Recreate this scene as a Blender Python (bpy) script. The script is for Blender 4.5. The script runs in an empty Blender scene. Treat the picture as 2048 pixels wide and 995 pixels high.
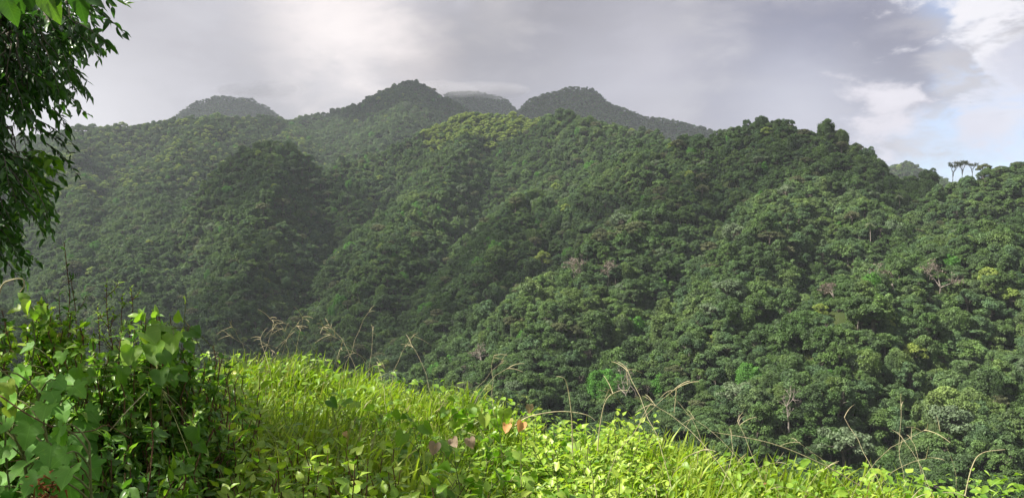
import bpy, math, random
import numpy as np
from mathutils import Vector, Matrix

R = math.radians
rng = np.random.default_rng(7)
scene = bpy.context.scene
COL = scene.collection

# ---------------------------------------------------------------- camera
F_PX, CX, CY, PITCH = 1577.0, 1024.0, 497.5, 2.45
cam_d = bpy.data.cameras.new('camera')
cam_d.sensor_width = 36.0
cam_d.lens = 36.0 * F_PX / 2048.0
cam_d.clip_start = 0.05
cam_d.clip_end = 20000
cam = bpy.data.objects.new('camera', cam_d)
COL.objects.link(cam)
cam.location = (0, 0, 0)
cam.rotation_euler = (R(90 - PITCH), 0, 0)
scene.camera = cam

# ---------------------------------------------------------------- sun and sky direction
SUN_AZ, SUN_EL = -93.0, 50.0          # degrees left of the view, degrees up
SUN = np.array([math.sin(R(SUN_AZ)) * math.cos(R(SUN_EL)), math.cos(R(SUN_AZ)) * math.cos(R(SUN_EL)), math.sin(R(SUN_EL))])
sun_d = bpy.data.lights.new('sun', 'SUN')
sun_d.energy = 5.0
sun_d.angle = R(0.6)
sun_d.color = (1.0, 0.94, 0.83)
sun_o = bpy.data.objects.new('sun', sun_d)
COL.objects.link(sun_o)
sun_o.rotation_euler = Vector((-SUN[0], -SUN[1], -SUN[2])).to_track_quat('-Z', 'Y').to_euler()

scene.view_settings.view_transform = 'Standard'
scene.view_settings.look = 'None'
scene.view_settings.exposure = 1.25
scene.view_settings.gamma = 1.0
scene.view_settings.use_curve_mapping = False
scene.render.engine = 'CYCLES'
cy = scene.cycles
cy.max_bounces = 6
cy.diffuse_bounces = 3
cy.glossy_bounces = 1
cy.transmission_bounces = 3
cy.volume_bounces = 1
cy.transparent_max_bounces = 4
cy.use_denoising = True
cy.use_adaptive_sampling = True
cy.adaptive_threshold = 0.02
cy.caustics_reflective = False
cy.caustics_refractive = False
cy.volume_step_rate = 1.0
cy.volume_max_steps = 64


class NT:
    """small helper to write node trees"""
    def __init__(self, tree):
        self.t = tree
        tree.nodes.clear()

    def n(self, typ, ins=None, **kw):
        nd = self.t.nodes.new(typ)
        for k, v in kw.items():
            setattr(nd, k, v)
        for k, v in (ins or {}).items():
            s = nd.inputs[k]
            if isinstance(v, bpy.types.NodeSocket):
                self.t.links.new(v, s)
            else:
                s.default_value = v
        return nd

    def math(self, op, a, b=0.0, c=0.0, clamp=False):
        nd = self.n('ShaderNodeMath', {0: a, 1: b, 2: c}, operation=op, use_clamp=clamp)
        return nd.outputs[0]

    def ramp(self, fac, stops, interp='LINEAR'):
        nd = self.n('ShaderNodeValToRGB', {0: fac})
        cr = nd.color_ramp
        cr.interpolation = interp
        while len(cr.elements) > 1:
            cr.elements.remove(cr.elements[-1])
        cr.elements[0].position = stops[0][0]
        cr.elements[0].color = (*stops[0][1], 1)
        for p, c in stops[1:]:
            e = cr.elements.new(p)
            e.color = (*c, 1)
        return nd.outputs[0]

    def mix(self, fac, a, b, mode='MIX'):
        nd = self.n('ShaderNodeMix', data_type='RGBA', blend_type=mode, clamp_factor=True)
        for s, v in ((nd.inputs[0], fac), (nd.inputs[6], a), (nd.inputs[7], b)):
            if isinstance(v, bpy.types.NodeSocket):
                self.t.links.new(v, s)
            elif isinstance(v, (int, float)):
                s.default_value = v
            else:
                s.default_value = (*v, 1) if len(v) == 3 else v
        return nd.outputs[2]

    def smooth(self, v, lo, hi):
        nd = self.n('ShaderNodeMapRange', {0: v, 1: lo, 2: hi, 3: 0.0, 4: 1.0}, interpolation_type='SMOOTHSTEP')
        return nd.outputs[0]

    def noise(self, vec, scale, detail=4.0, rough=0.55, dist=0.0):
        return self.n('ShaderNodeTexNoise', {'Vector': vec, 'Scale': scale, 'Detail': detail, 'Roughness': rough, 'Distortion': dist})


def dir_of(px, py):
    """unit direction of a place in the picture, in the world"""
    p = R(PITCH)
    fwd = np.array([0, math.cos(p), -math.sin(p)])
    up = np.array([0, math.sin(p), math.cos(p)])
    d = fwd + (px - CX) / F_PX * np.array([1.0, 0, 0]) + (CY - py) / F_PX * up
    return d / np.linalg.norm(d)


def at(px, py, Y):
    d = dir_of(px, py)
    return d * (Y / d[1])


# ---------------------------------------------------------------- world: Nishita sky under broken cloud
world = bpy.data.worlds.new('World')
scene.world = world
world.use_nodes = True
w = NT(world.node_tree)
sky = w.n('ShaderNodeTexSky', sky_type='NISHITA')
sky.sun_disc = False
sky.sun_elevation = R(SUN_EL)
sky.sun_rotation = R(SUN_AZ)
sky.air_density = 1.0
sky.dust_density = 0.6
dirv = w.n('ShaderNodeTexCoord').outputs['Generated']
dn = w.n('ShaderNodeVectorMath', {0: dirv}, operation='NORMALIZE').outputs[0]
# clouds flatten towards the horizon
warp = w.n('ShaderNodeMapping', {0: dn, 3: (1.0, 1.0, 2.2)}).outputs[0]
n_big = w.noise(warp, 2.6, 5, 0.5, 0.3).outputs[0]
n_mid = w.noise(warp, 7.0, 6, 0.55, 0.4).outputs[0]
n_fine = w.noise(warp, 16.0, 7, 0.6, 0.3).outputs[0]


def blob(px, py, r_px, soft=1.0, wob=0.0):
    """1 at the centre of a cloud feature, falling to 0 at its radius, by angle on the sky"""
    d = dir_of(px, py)
    dot = w.n('ShaderNodeVectorMath', {0: dn, 1: tuple(d)}, operation='DOT_PRODUCT').outputs['Value']
    ang = w.math('ARCCOSINE', w.math('MINIMUM', dot, 1.0))
    if wob:
        ang = w.math('ADD', ang, w.math('MULTIPLY', w.math('SUBTRACT', n_mid, 0.5), wob))
        ang = w.math('ADD', ang, w.math('MULTIPLY', w.math('SUBTRACT', n_fine, 0.5), wob * 0.45))
    r = r_px / F_PX
    return w.n('ShaderNodeMapRange', {0: ang, 1: r * (1 - soft), 2: r, 3: 1.0, 4: 0.0}, interpolation_type='SMOOTHSTEP').outputs[0]


S10 = 10.0  # the background runs at strength 0.1, so colours below are divided by it
EXPO = 1.03 * 0.5 ** 1.25
def c10(r, g, b): return (r * S10 * EXPO, g * S10 * EXPO, b * S10 * EXPO)

skyc = w.mix(1.0, sky.outputs[0], (0.75, 0.95, 1.25), 'MULTIPLY')
skyc = w.mix(0.55, skyc, c10(0.44, 0.56, 0.84))
base = w.ramp(n_big, [(0.30, (0.40, 0.385, 0.43)), (0.50, (0.47, 0.455, 0.50)), (0.68, (0.56, 0.545, 0.60))])
base = w.mix(1.0, base, c10(1, 1, 1), 'MULTIPLY')
det = w.math('MULTIPLY', w.math('SUBTRACT', n_mid, 0.5), 0.8)
base = w.mix(1.0, base, w.n('ShaderNodeCombineColor', {0: w.math('ADD', det, 1.0), 1: w.math('ADD', det, 1.0), 2: w.math('ADD', det, 1.0)}).outputs[0], 'MULTIPLY')
SKY_FEATURES = [
    # px, py, radius, softness, wobble, colour, amount
    (330, 200, 420, 1.0, 0.10, (0.60, 0.58, 0.63), 0.6),
    (150, 230, 220, 1.0, 0.05, (0.74, 0.72, 0.76), 0.8),
    (560, 165, 200, 1.0, 0.25, (0.38, 0.365, 0.40), 0.7),
    (1130, 50, 400, 1.0, 0.35, (0.24, 0.23, 0.27), 0.9),
    (1250, 190, 360, 1.0, 0.25, (0.49, 0.48, 0.56), 0.7),
    (1330, 120, 130, 1.0, 0.25, (0.56, 0.54, 0.61), 0.5),
    (1650, 105, 360, 1.0, 0.25, (0.18, 0.185, 0.29), 1.0),
    (1790, 140, 130, 0.5, 0.18, (0.19, 0.19, 0.28), 0.9),
    (1600, 230, 200, 1.0, 0.10, (0.56, 0.56, 0.66), 0.7),
    (830, 150, 130, 1.0, 0.10, (0.60, 0.54, 0.55), 0.6),
    (670, -15, 260, 1.0, 0.25, (0.98, 0.90, 0.89), 1.0),
    (1000, 10, 120, 1.0, 0.25, (0.56, 0.53, 0.55), 0.6),
    (420, 90, 160, 1.0, 0.3, (0.46, 0.44, 0.49), 0.5),
]
# openings to the blue sky at the right, then the cloud masses in front of them
gap = blob(1930, 260, 260, 0.8, 0.30)
gap2 = blob(1905, -10, 110, 0.8, 0.15)
gap3 = blob(1930, 330, 200, 0.8, 0.2)
gapm = w.math('MAXIMUM', w.math('MULTIPLY', gap, w.smooth(n_fine, 0.62, 0.44)), w.math('MAXIMUM', w.math('MULTIPLY', gap2, 0.8), w.math('MULTIPLY', gap3, w.smooth(n_fine, 0.75, 0.45))))
cl = w.mix(w.math('MULTIPLY', gapm, 0.9), base, skyc)
for (px, py, rp, sf, wb, col, am) in SKY_FEATURES:
    cl = w.mix(w.math('MULTIPLY', blob(px, py, rp, sf, wb), am), cl, c10(*col))
out = cl
for (px, py, rp, sf, wb, col, am) in [
    (1965, 75, 150, 0.65, 0.45, (0.86, 0.84, 0.89), 1.0),
    (2045, 95, 70, 0.8, 0.3, (0.50, 0.50, 0.62), 0.9),
    (1990, 130, 60, 0.9, 0.2, (0.58, 0.57, 0.67), 0.6),
    (1800, 250, 120, 0.8, 0.35, (0.74, 0.70, 0.77), 0.9),
    (2000, 200, 120, 0.95, 0.3, (0.56, 0.58, 0.72), 0.6),
    (1890, 70, 50, 0.8, 0.3, (0.88, 0.85, 0.90), 0.7),
]:
    out = w.mix(w.math('MULTIPLY', blob(px, py, rp, sf, wb), am), out, c10(*col))
# unseen sky above the frame is brightened to add light on the slopes
sz = w.n('ShaderNodeSeparateXYZ', {0: dn}).outputs[2]
hi = w.math('ADD', 1.0, w.math('MULTIPLY', w.smooth(sz, 0.32, 0.75), 0.35))
out = w.mix(1.0, out, w.n('ShaderNodeCombineColor', {0: hi, 1: hi, 2: hi}).outputs[0], 'MULTIPLY')
bg = w.n('ShaderNodeBackground', {'Color': out, 'Strength': 0.1})
w.n('ShaderNodeOutputWorld', {'Surface': bg.outputs[0]})


# ---------------------------------------------------------------- tagging and mesh helpers
def tag(o, label=None, cat=None, group=None, kind=None):
    if label: o['label'] = label
    if cat: o['category'] = cat
    if group: o['group'] = group
    if kind: o['kind'] = kind
    return o


def mesh_data(name, V, Fs, mats=(), smooth=False, uv=None, rnd=None):
    """V (n,3); Fs list of arrays (m,k) of equal-size faces; uv per vertex; rnd per vertex"""
    me = bpy.data.meshes.new(name)
    V = np.asarray(V, dtype=np.float32)
    if isinstance(Fs, np.ndarray): Fs = [Fs]
    Fs = [np.asarray(f, dtype=np.int32) for f in Fs if len(f)]
    loops = np.concatenate([f.ravel() for f in Fs])
    tot = np.concatenate([np.full(len(f), f.shape[1], dtype=np.int32) for f in Fs])
    start = np.concatenate([[0], np.cumsum(tot)[:-1]]).astype(np.int32)
    me.vertices.add(len(V)); me.vertices.foreach_set('co', V.ravel())
    me.loops.add(len(loops)); me.loops.foreach_set('vertex_index', loops)
    me.polygons.add(len(tot)); me.polygons.foreach_set('loop_start', start); me.polygons.foreach_set('loop_total', tot)
    if smooth: me.polygons.foreach_set('use_smooth', np.ones(len(tot), dtype=bool))
    if uv is not None:
        l = me.uv_layers.new(name='UVMap')
        l.data.foreach_set('uv', np.asarray(uv, dtype=np.float32)[loops].ravel())
    if rnd is not None:
        a = me.attributes.new('tint', 'FLOAT', 'POINT')
        a.data.foreach_set('value', np.asarray(rnd, dtype=np.float32))
    for m in mats: me.materials.append(m)
    me.update(calc_edges=True)
    return me


def obj(name, me, parent=None, loc=None):
    o = bpy.data.objects.new(name, me)
    COL.objects.link(o)
    if parent: o.parent = parent
    if loc is not None: o.location = [float(c) for c in loc]
    return o


def empty(name, loc, rz=0.0, s=1.0):
    o = bpy.data.objects.new(name, None)
    COL.objects.link(o)
    o.location = [float(c) for c in loc]
    o.rotation_euler = (0, 0, rz)
    o.scale = (s, s, s)
    o.empty_display_size = 0.2
    return o


def copy_tree(o, parent=None):
    c = o.copy(); COL.objects.link(c); c.parent = parent
    for ch in list(o.children):
        copy_tree(ch, c)
    return c


def unit(a):
    a = np.asarray(a, float)
    return a / np.maximum(np.linalg.norm(a, axis=-1, keepdims=True), 1e-9)


def frames(d, nrm):
    """rotation matrices (n,3,3) whose columns are across, along d, normal near nrm"""
    y = unit(d); x = unit(np.cross(y, nrm)); z = np.cross(x, y)
    return np.stack([x, y, z], axis=-1)


def vnoise(x, y, seed=0):
    """smooth value noise on numpy arrays"""
    x = np.asarray(x, float); y = np.asarray(y, float)
    xi = np.floor(x).astype(np.int64); yi = np.floor(y).astype(np.int64)
    xf = x - xi; yf = y - yi
    def h(a, b):
        n = (a * 374761393 + b * 668265263 + seed * 974711) & 0x7fffffff
        n = (n ^ (n >> 13)) * 1274126177 & 0x7fffffff
        return ((n ^ (n >> 16)) & 0xffff) / 65535.0
    u = xf * xf * (3 - 2 * xf); v = yf * yf * (3 - 2 * yf)
    return (h(xi, yi) * (1 - u) + h(xi + 1, yi) * u) * (1 - v) + (h(xi, yi + 1) * (1 - u) + h(xi + 1, yi + 1) * u) * v


def fbm(x, y, seed=0, oct=4):
    s = 0.0; a = 0.5
    for i in range(oct):
        s = s + a * (vnoise(x, y, seed + i) - 0.5); a *= 0.5; x = x * 2.03 + 5.1; y = y * 2.03 + 1.7
    return s * 2

# ---------------------------------------------------------------- the land: ridges given by their crests
TREE_H = 9.0
RIDGES = [  # (perpendicular slope, tree height taken off, [(px, py, distance), ...])
    (0.85, 7, [(300, 300, 2300), (320, 262, 2300), (340, 240, 2300), (360, 220, 2300), (392, 203, 2300), (440, 195, 2300), (500, 200, 2300), (532, 214, 2300), (558, 234, 2300), (600, 262, 2300)]),
    (0.8, 7, [(860, 240, 2300), (890, 192, 2300), (960, 187, 2300), (1005, 194, 2300), (1030, 214, 2300), (1060, 250, 2300)]),
    (0.62, 8, [(590, 234, 1450), (650, 223, 1500), (700, 211, 1500), (750, 189, 1500), (790, 171, 1500), (815, 160, 1500), (845, 172, 1500), (880, 192, 1500), (930, 224, 1480), (1010, 270, 1450)]),
    (0.50, 8, [(815, 165, 1490), (800, 230, 1250), (760, 280, 1080)]),
    (0.55, 8, [(-500, 300, 1150), (0, 268, 1200), (130, 251, 1200), (250, 247, 1200), (380, 238, 1250), (470, 233, 1300), (540, 236, 1380), (590, 234, 1450)]),
    (0.55, 8, [(130, 251, 1200), (160, 330, 950), (180, 430, 760), (170, 520, 620)]),
    (0.50, 8, [(420, 236, 1280), (380, 290, 1050), (330, 370, 860), (300, 450, 700), (280, 540, 580)]),
    (0.55, 8, [(600, 234, 1450), (610, 280, 1150), (600, 310, 1000)]),
    (0.8, 7, [(1030, 245, 1750), (1060, 219, 1750), (1085, 200, 1750), (1110, 187, 1750), (1135, 181, 1750), (1190, 184, 1750), (1215, 201, 1730), (1260, 219, 1700), (1330, 243, 1650), (1370, 256, 1600), (1430, 290, 1550)]),
    # the sunlit spur and the long body under it
    (0.60, 9, [(640, 350, 760), (700, 316, 800), (760, 284, 820), (800, 264, 830), (860, 243, 840), (920, 226, 840), (970, 206, 840), (1010, 211, 830), (1050, 220, 810), (1100, 230, 780), (1170, 240, 720), (1230, 256, 670), (1300, 270, 600)]),
    (0.60, 9, [(970, 206, 840), (930, 300, 700), (860, 400, 580), (790, 500, 480), (720, 620, 400), (640, 720, 350)]),
    (0.58, 9, [(1230, 256, 670), (1130, 350, 540), (1040, 450, 440), (960, 570, 360), (880, 700, 300), (800, 820, 260)]),
    # knoll at the left
    (1.35, 8, [(415, 372, 690), (440, 335, 700), (475, 302, 700), (510, 284, 700), (540, 281, 700), (580, 292, 700), (615, 315, 700), (650, 348, 700), (720, 380, 680)]),
    (1.15, 8, [(530, 283, 700), (520, 400, 590), (480, 500, 510), (440, 620, 430), (420, 720, 380)]),
    # right ridge
    (0.62, 9, [(1230, 300, 540), (1290, 275, 520), (1330, 260, 500), (1390, 252, 480), (1450, 251, 470), (1510, 247, 460), (1560, 239, 450), (1590, 241, 445), (1618, 254, 440), (1650, 278, 435), (1676, 306, 430), (1698, 336, 425), (1725, 360, 420)]),
    (0.66, 9, [(1400, 256, 480), (1330, 350, 420), (1240, 460, 350), (1150, 530, 310), (1080, 680, 255), (1000, 850, 215)]),
    (0.62, 9, [(1600, 242, 445), (1590, 330, 390), (1530, 420, 340), (1460, 520, 290), (1400, 660, 240), (1340, 850, 200)]),
    (0.66, 9, [(1640, 300, 420), (1690, 370, 370), (1740, 440, 320)]),
    # saddle and the nearest face at the right
    (0.45, 8, [(1730, 348, 430), (1800, 350, 425), (1860, 356, 420), (1900, 362, 415), (1950, 350, 400), (1985, 337, 390), (2048, 332, 370), (2300, 318, 340)]),
    (0.55, 1, [(1898, 357, 412), (1925, 351, 410), (1955, 345, 406), (1975, 340, 402)]),
    (0.60, 9, [(2200, 350, 340), (2080, 420, 300), (1960, 460, 275), (1840, 490, 255), (1700, 570, 225), (1620, 720, 195), (1580, 900, 168), (1560, 1050, 150)]),
    (0.60, 9, [(2300, 480, 240), (2120, 620, 205), (1960, 780, 175), (1880, 950, 152)]),
    (0.70, 7, [(1700, 350, 1300), (1750, 324, 1300), (1790, 317, 1300), (1830, 331, 1300), (1880, 360, 1300)]),
    # the near flank of the valley at the far left
    (0.60, 8, [(-900, 300, 420), (-500, 440, 400), (-200, 540, 370), (20, 640, 340), (150, 760, 300)]),
]
_segs = []
for slope, th, pts in RIDGES:
    if pts[0][2] < 900 and 0.57 < slope < 0.7 and pts[0][2] - pts[-1][2] > 60: slope *= 1.3
    P = [at(*p) - np.array([0, 0, th]) for p in pts]
    for a, b in zip(P[:-1], P[1:]):
        _segs.append((a, b, slope))


def crest_x(x, xs, vs):
    return np.interp(x, xs, vs)


def fore(x, y):
    """the hillside the camera stands on"""
    yc = crest_x(x, [-4, -3.0, -2.5, -2, -0.8, 0.2, 1.2, 2.2, 4], [3.6, 4.0, 6.1, 6.4, 5.9, 5.3, 5.0, 4.5, 4.2])
    g = crest_x(x, [-30, -4, -1.9, -1.1, -0.45, 0.2, 0.9, 1.4, 2.2, 4, 30], [-0.5, -1.35, -1.50, -1.53, -1.66, -1.79, -1.83, -1.95, -1.90, -1.95, -6.0])
    over = y - yc
    z = g - np.where(over > 0, 0.9 * np.sqrt(over * over + 0.8) - 0.9 * math.sqrt(0.8), 0.0) + np.where(over < 0, -0.02 * over, 0.0)
    z = z + np.where(y < 0, -0.25 * y, 0.0)
    return z + 0.10 * fbm(x * 0.9, y * 0.9, 3, 3)


def height(x, y, micro=True):
    x = np.asarray(x, float); y = np.asarray(y, float)
    far = np.full(x.shape, -118.0)
    r = np.hypot(x, y)
    wx = x + 0.05 * r * fbm(x / (0.16 * r + 20), y / (0.16 * r + 20), 11, 3)
    wy = y + 0.05 * r * fbm(x / (0.16 * r + 20), y / (0.16 * r + 20), 23, 3)
    hs = far
    for a, b, s in _segs:
        dx, dy = b[0] - a[0], b[1] - a[1]
        L2 = dx * dx + dy * dy + 1e-6
        t = np.clip(((wx - a[0]) * dx + (wy - a[1]) * dy) / L2, 0, 1)
        d = np.hypot(wx - a[0] - t * dx, wy - a[1] - t * dy)
        z = a[2] + t * (b[2] - a[2]) - s * (np.sqrt(d * d + 64) - 8)
        hs = np.maximum(hs, z)
    k = 1.0 if micro else 0.0
    hs = hs + k * 9.0 * fbm(x / 42.0, y / 42.0, 31, 3) * np.clip((r - 90) / 80, 0, 1) + 16.0 * fbm(x / 120.0, y / 120.0, 41, 2) * np.clip((r - 300) / 300, 0, 1) - 12.0 * np.clip(np.abs(fbm(x / 70.0, y / 110.0, 67, 2)) * -4 + 0.8, 0, 1) * np.clip((r - 180) / 120, 0, 1) * np.clip((800 - r) / 200, 0, 1) - 34.0 * np.clip(np.abs(fbm(x / 210.0, y / 260.0, 53, 2)) * -3 + 0.75, 0, 1) * np.clip((r - 700) / 300, 0, 1) * np.clip((1350 - r) / 200, 0, 1)
    f = fore(x, y)
    return np.maximum(hs, f)

# ---------------------------------------------------------------- ground sheet, polar round the camera
def build_terrain():
    az_in = np.linspace(-52, 52, 521)
    az_out = np.linspace(52, 308, 92)[1:-1]
    az = np.radians(np.concatenate([az_in, az_out]))
    rr = np.concatenate([np.linspace(0.3, 12, 60), np.geomspace(12.4, 150, 50), np.geomspace(154, 1800, 190), np.geomspace(1815, 2950, 40)])
    A, Rr = np.meshgrid(az, rr, indexing='ij')
    X = np.sin(A) * Rr; Y = np.cos(A) * Rr
    Z = height(X, Y)
    na, nr = X.shape
    V = np.stack([X, Y, Z], -1).reshape(-1, 3)
    i = np.arange(na)[:, None]; j = np.arange(nr - 1)[None, :]
    i2 = (i + 1) % na
    Fq = np.stack([i * nr + j, i * nr + j + 1, i2 * nr + j + 1, i2 * nr + j], -1).reshape(-1, 4)
    cen = len(V)
    V = np.vstack([V, [[0, 0, float(height(np.array([0.0]), np.array([0.0]))[0])]]])
    k = np.arange(na)
    Ft = np.stack([k * nr, ((k + 1) % na) * nr, np.full(na, cen)], -1)
    m = bpy.data.materials.new('forest_floor'); m.use_nodes = True
    t = NT(m.node_tree)
    pos = t.n('ShaderNodeNewGeometry').outputs['Position']
    n1 = t.noise(pos, 0.09, 8, 0.6).outputs[0]
    n2 = t.noise(pos, 2.5, 6, 0.6).outputs[0]
    c = t.ramp(n1, [(0.3, (0.018, 0.030, 0.010)), (0.55, (0.030, 0.050, 0.014)), (0.75, (0.055, 0.052, 0.025))])
    c = t.mix(t.math('MULTIPLY', n2, 0.6), c, (0.05, 0.055, 0.018))
    # open grass slope near the saddle at the right
    g0 = at(2010, 400, 340)
    dist = t.n('ShaderNodeVectorMath', {0: pos, 1: (g0[0] + 8, g0[1], g0[2])}, operation='DISTANCE').outputs['Value']
    g1 = at(1925, 350, 407)
    dist1 = t.n('ShaderNodeVectorMath', {0: pos, 1: tuple(g1)}, operation='DISTANCE').outputs['Value']
    gm = t.math('MAXIMUM', t.smooth(dist, 22.0, 12.0), t.smooth(dist1, 20.0, 12.0))
    c = t.mix(gm, c, t.ramp(n2, [(0.35, (0.035, 0.055, 0.018)), (0.65, (0.075, 0.095, 0.032))]))
    b = t.n('ShaderNodeBump', {'Height': n2, 'Strength': 0.6, 'Distance': 0.3})
    p = t.n('ShaderNodeBsdfPrincipled', {'Base Color': c, 'Roughness': 1.0, 'Specular IOR Level': 0.1, 'Normal': b.outputs[0]})
    t.n('ShaderNodeOutputMaterial', {'Surface': p.outputs[0]})
    me = mesh_data('ground', V, [Fq, Ft], [m], smooth=True)
    o = obj('ground', me)
    tag(o, 'valley and mountain slopes under the forest', kind='structure')
    return o

ground = build_terrain()

# ---------------------------------------------------------------- foliage and bark materials
def leaf_material(name, stops, hue_var=0.0, trans=0.22, rough=0.6, world_var=True, transcol=(1.15, 1.4, 0.6), spec=0.18, vein=None, per='object', lo=0.45, hi=1.6):
    m = bpy.data.materials.new(name); m.use_nodes = True
    t = NT(m.node_tree)
    tint = t.n('ShaderNodeAttribute', attribute_name='tint').outputs['Fac']
    oi = t.n('ShaderNodeObjectInfo').outputs['Random']
    c = t.ramp(oi if per == 'object' else tint, stops)
    if per == 'object':
        oi = t.math('ADD', t.math('MULTIPLY', oi, 0.55), t.math('MULTIPLY', t.smooth(t.noise(t.n('ShaderNodeNewGeometry').outputs['Position'], 0.022, 3, 0.5).outputs[0], 0.32, 0.68), 0.45))
        c = t.ramp(oi, stops); c = t.mix(1.0, c, (1.38, 1.32, 1.58), 'MULTIPLY')
    pos = t.n('ShaderNodeNewGeometry').outputs['Position']
    if world_var:
        nz = t.noise(pos, 0.012, 3, 0.5).outputs[0]
        k = t.n('ShaderNodeMapRange', {0: nz, 1: 0.35, 2: 0.65, 3: 0.78, 4: 1.25}).outputs[0]
        c = t.mix(1.0, c, t.n('ShaderNodeCombineColor', {0: k, 1: t.math('POWER', k, 0.8), 2: k}).outputs[0], 'MULTIPLY')
    k2 = t.n('ShaderNodeMapRange', {0: tint, 1: 0.0, 2: 1.0, 3: lo, 4: hi}).outputs[0]
    c = t.mix(1.0, c, t.n('ShaderNodeCombineColor', {0: k2, 1: k2, 2: k2}).outputs[0], 'MULTIPLY')
    if vein:
        uv = t.n('ShaderNodeUVMap').outputs[0]
        sx = t.n('ShaderNodeSeparateXYZ', {0: uv})
        ax = t.math('ABSOLUTE', sx.outputs[0])
        if vein == 'pinnate':
            v = t.math('SUBTRACT', sx.outputs[1], t.math('MULTIPLY', ax, 0.9))
            s = t.math('SINE', t.math('MULTIPLY', v, 62.0))
            vm = t.smooth(s, 0.80, 1.0)
        else:
            an = t.math('ARCTAN2', sx.outputs[0], sx.outputs[1])
            s = t.math('COSINE', t.math('MULTIPLY', an, 7.0))
            vm = t.math('MAXIMUM', t.smooth(s, 0.975, 1.0), t.math('MULTIPLY', t.smooth(t.math('SINE', t.math('MULTIPLY', t.math('SUBTRACT', sx.outputs[1], t.math('MULTIPLY', ax, 0.8)), 55.0)), 0.85, 1.0), 0.45))
        mid = t.smooth(ax, 0.022, 0.008)
        vm = t.math('MAXIMUM', vm, mid)
        c = t.mix(t.math('MULTIPLY', vm, 0.35), c, t.mix(1.0, c, (1.9, 1.7, 1.8), 'MULTIPLY'))
        nb = t.noise(pos, 45.0, 4, 0.6).outputs[0]
        c = t.mix(t.smooth(nb, 0.58, 0.80), c, t.mix(1.0, c, (1.6, 1.25, 0.8), 'MULTIPLY'))
    p = t.n('ShaderNodeBsdfPrincipled', {'Base Color': c, 'Roughness': rough, 'Specular IOR Level': spec})
    tc = t.mix(1.0, c, transcol, 'MULTIPLY')
    tr = t.n('ShaderNodeBsdfTranslucent', {'Color': tc})
    mx = t.n('ShaderNodeMixShader', {0: trans, 1: p.outputs[0], 2: tr.outputs[0]})
    t.n('ShaderNodeOutputMaterial', {'Surface': mx.outputs[0]})
    return m


def bark_material(name, a, b, scale=6.0):
    m = bpy.data.materials.new(name); m.use_nodes = True
    t = NT(m.node_tree)
    co = t.n('ShaderNodeTexCoord').outputs['Object']
    mp = t.n('ShaderNodeMapping', {0: co, 3: (1, 1, 0.25)}).outputs[0]
    nz = t.noise(mp, scale, 6, 0.65).outputs[0]
    c = t.ramp(nz, [(0.3, a), (0.7, b)])
    bu = t.n('ShaderNodeBump', {'Height': nz, 'Strength': 0.5, 'Distance': 0.05})
    p = t.n('ShaderNodeBsdfPrincipled', {'Base Color': c, 'Roughness': 0.9, 'Specular IOR Level': 0.15, 'Normal': bu.outputs[0]})
    t.n('ShaderNodeOutputMaterial', {'Surface': p.outputs[0]})
    return m


M = {}
M['mix'] = leaf_material('forest_leaves', [(0.0, (0.035, 0.070, 0.018)), (0.16, (0.050, 0.098, 0.022)), (0.32, (0.044, 0.078, 0.026)), (0.48, (0.066, 0.118, 0.026)),
                                           (0.62, (0.052, 0.098, 0.038)), (0.76, (0.082, 0.132, 0.030)), (0.88, (0.062, 0.100, 0.036)), (0.95, (0.105, 0.160, 0.036)), (1.0, (0.075, 0.175, 0.030))])
M['bright'] = leaf_material('bright_vine_leaves', [(0.0, (0.060, 0.165, 0.022)), (1.0, (0.080, 0.190, 0.030))], world_var=False)
M['silver'] = leaf_material('silvery_leaves', [(0.0, (0.070, 0.110, 0.048)), (1.0, (0.100, 0.138, 0.064))], world_var=False, trans=0.15)
M['olive'] = leaf_material('olive_leaves', [(0.0, (0.068, 0.088, 0.032)), (1.0, (0.085, 0.095, 0.040))], world_var=False)
M['tan'] = leaf_material('withered_leaves', [(0.0, (0.105, 0.088, 0.060)), (1.0, (0.125, 0.105, 0.078))], world_var=False, trans=0.15)
M['yellow'] = leaf_material('yellow_green_leaves', [(0.0, (0.120, 0.170, 0.030)), (0.5, (0.16, 0.21, 0.040)), (1.0, (0.09, 0.15, 0.028))], world_var=False)
M['palm'] = leaf_material('palm_leaves', [(0.0, (0.07, 0.11, 0.035)), (1.0, (0.09, 0.13, 0.04))], world_var=False)
M['bark'] = bark_material('bark', (0.07, 0.06, 0.045), (0.20, 0.18, 0.15))
M['pale_bark'] = bark_material('pale_bark', (0.20, 0.17, 0.14), (0.42, 0.37, 0.32))


# ---------------------------------------------------------------- tree shapes
def tube(pts, rad, sides=6):
    pts = np.asarray(pts, float); n = len(pts)
    d = np.gradient(pts, axis=0); d = unit(d)
    ref = np.array([0.3, 0.2, 0.93]) if abs(unit(d.mean(0))[2]) < 0.8 else np.array([1.0, 0.1, 0.05])
    x = unit(np.cross(d, ref)); y = np.cross(d, x)
    a = np.linspace(0, 2 * np.pi, sides, endpoint=False)
    rad = np.asarray(rad, float).reshape(-1, 1, 1)
    V = pts[:, None, :] + rad * (np.cos(a)[None, :, None] * x[:, None, :] + np.sin(a)[None, :, None] * y[:, None, :])
    i = np.arange(n - 1)[:, None]; j = np.arange(sides)[None, :]
    j2 = (j + 1) % sides
    Fq = np.stack([i * sides + j, i * sides + j2, (i + 1) * sides + j2, (i + 1) * sides + j], -1).reshape(-1, 4)
    return V.reshape(-1, 3), Fq


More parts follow.
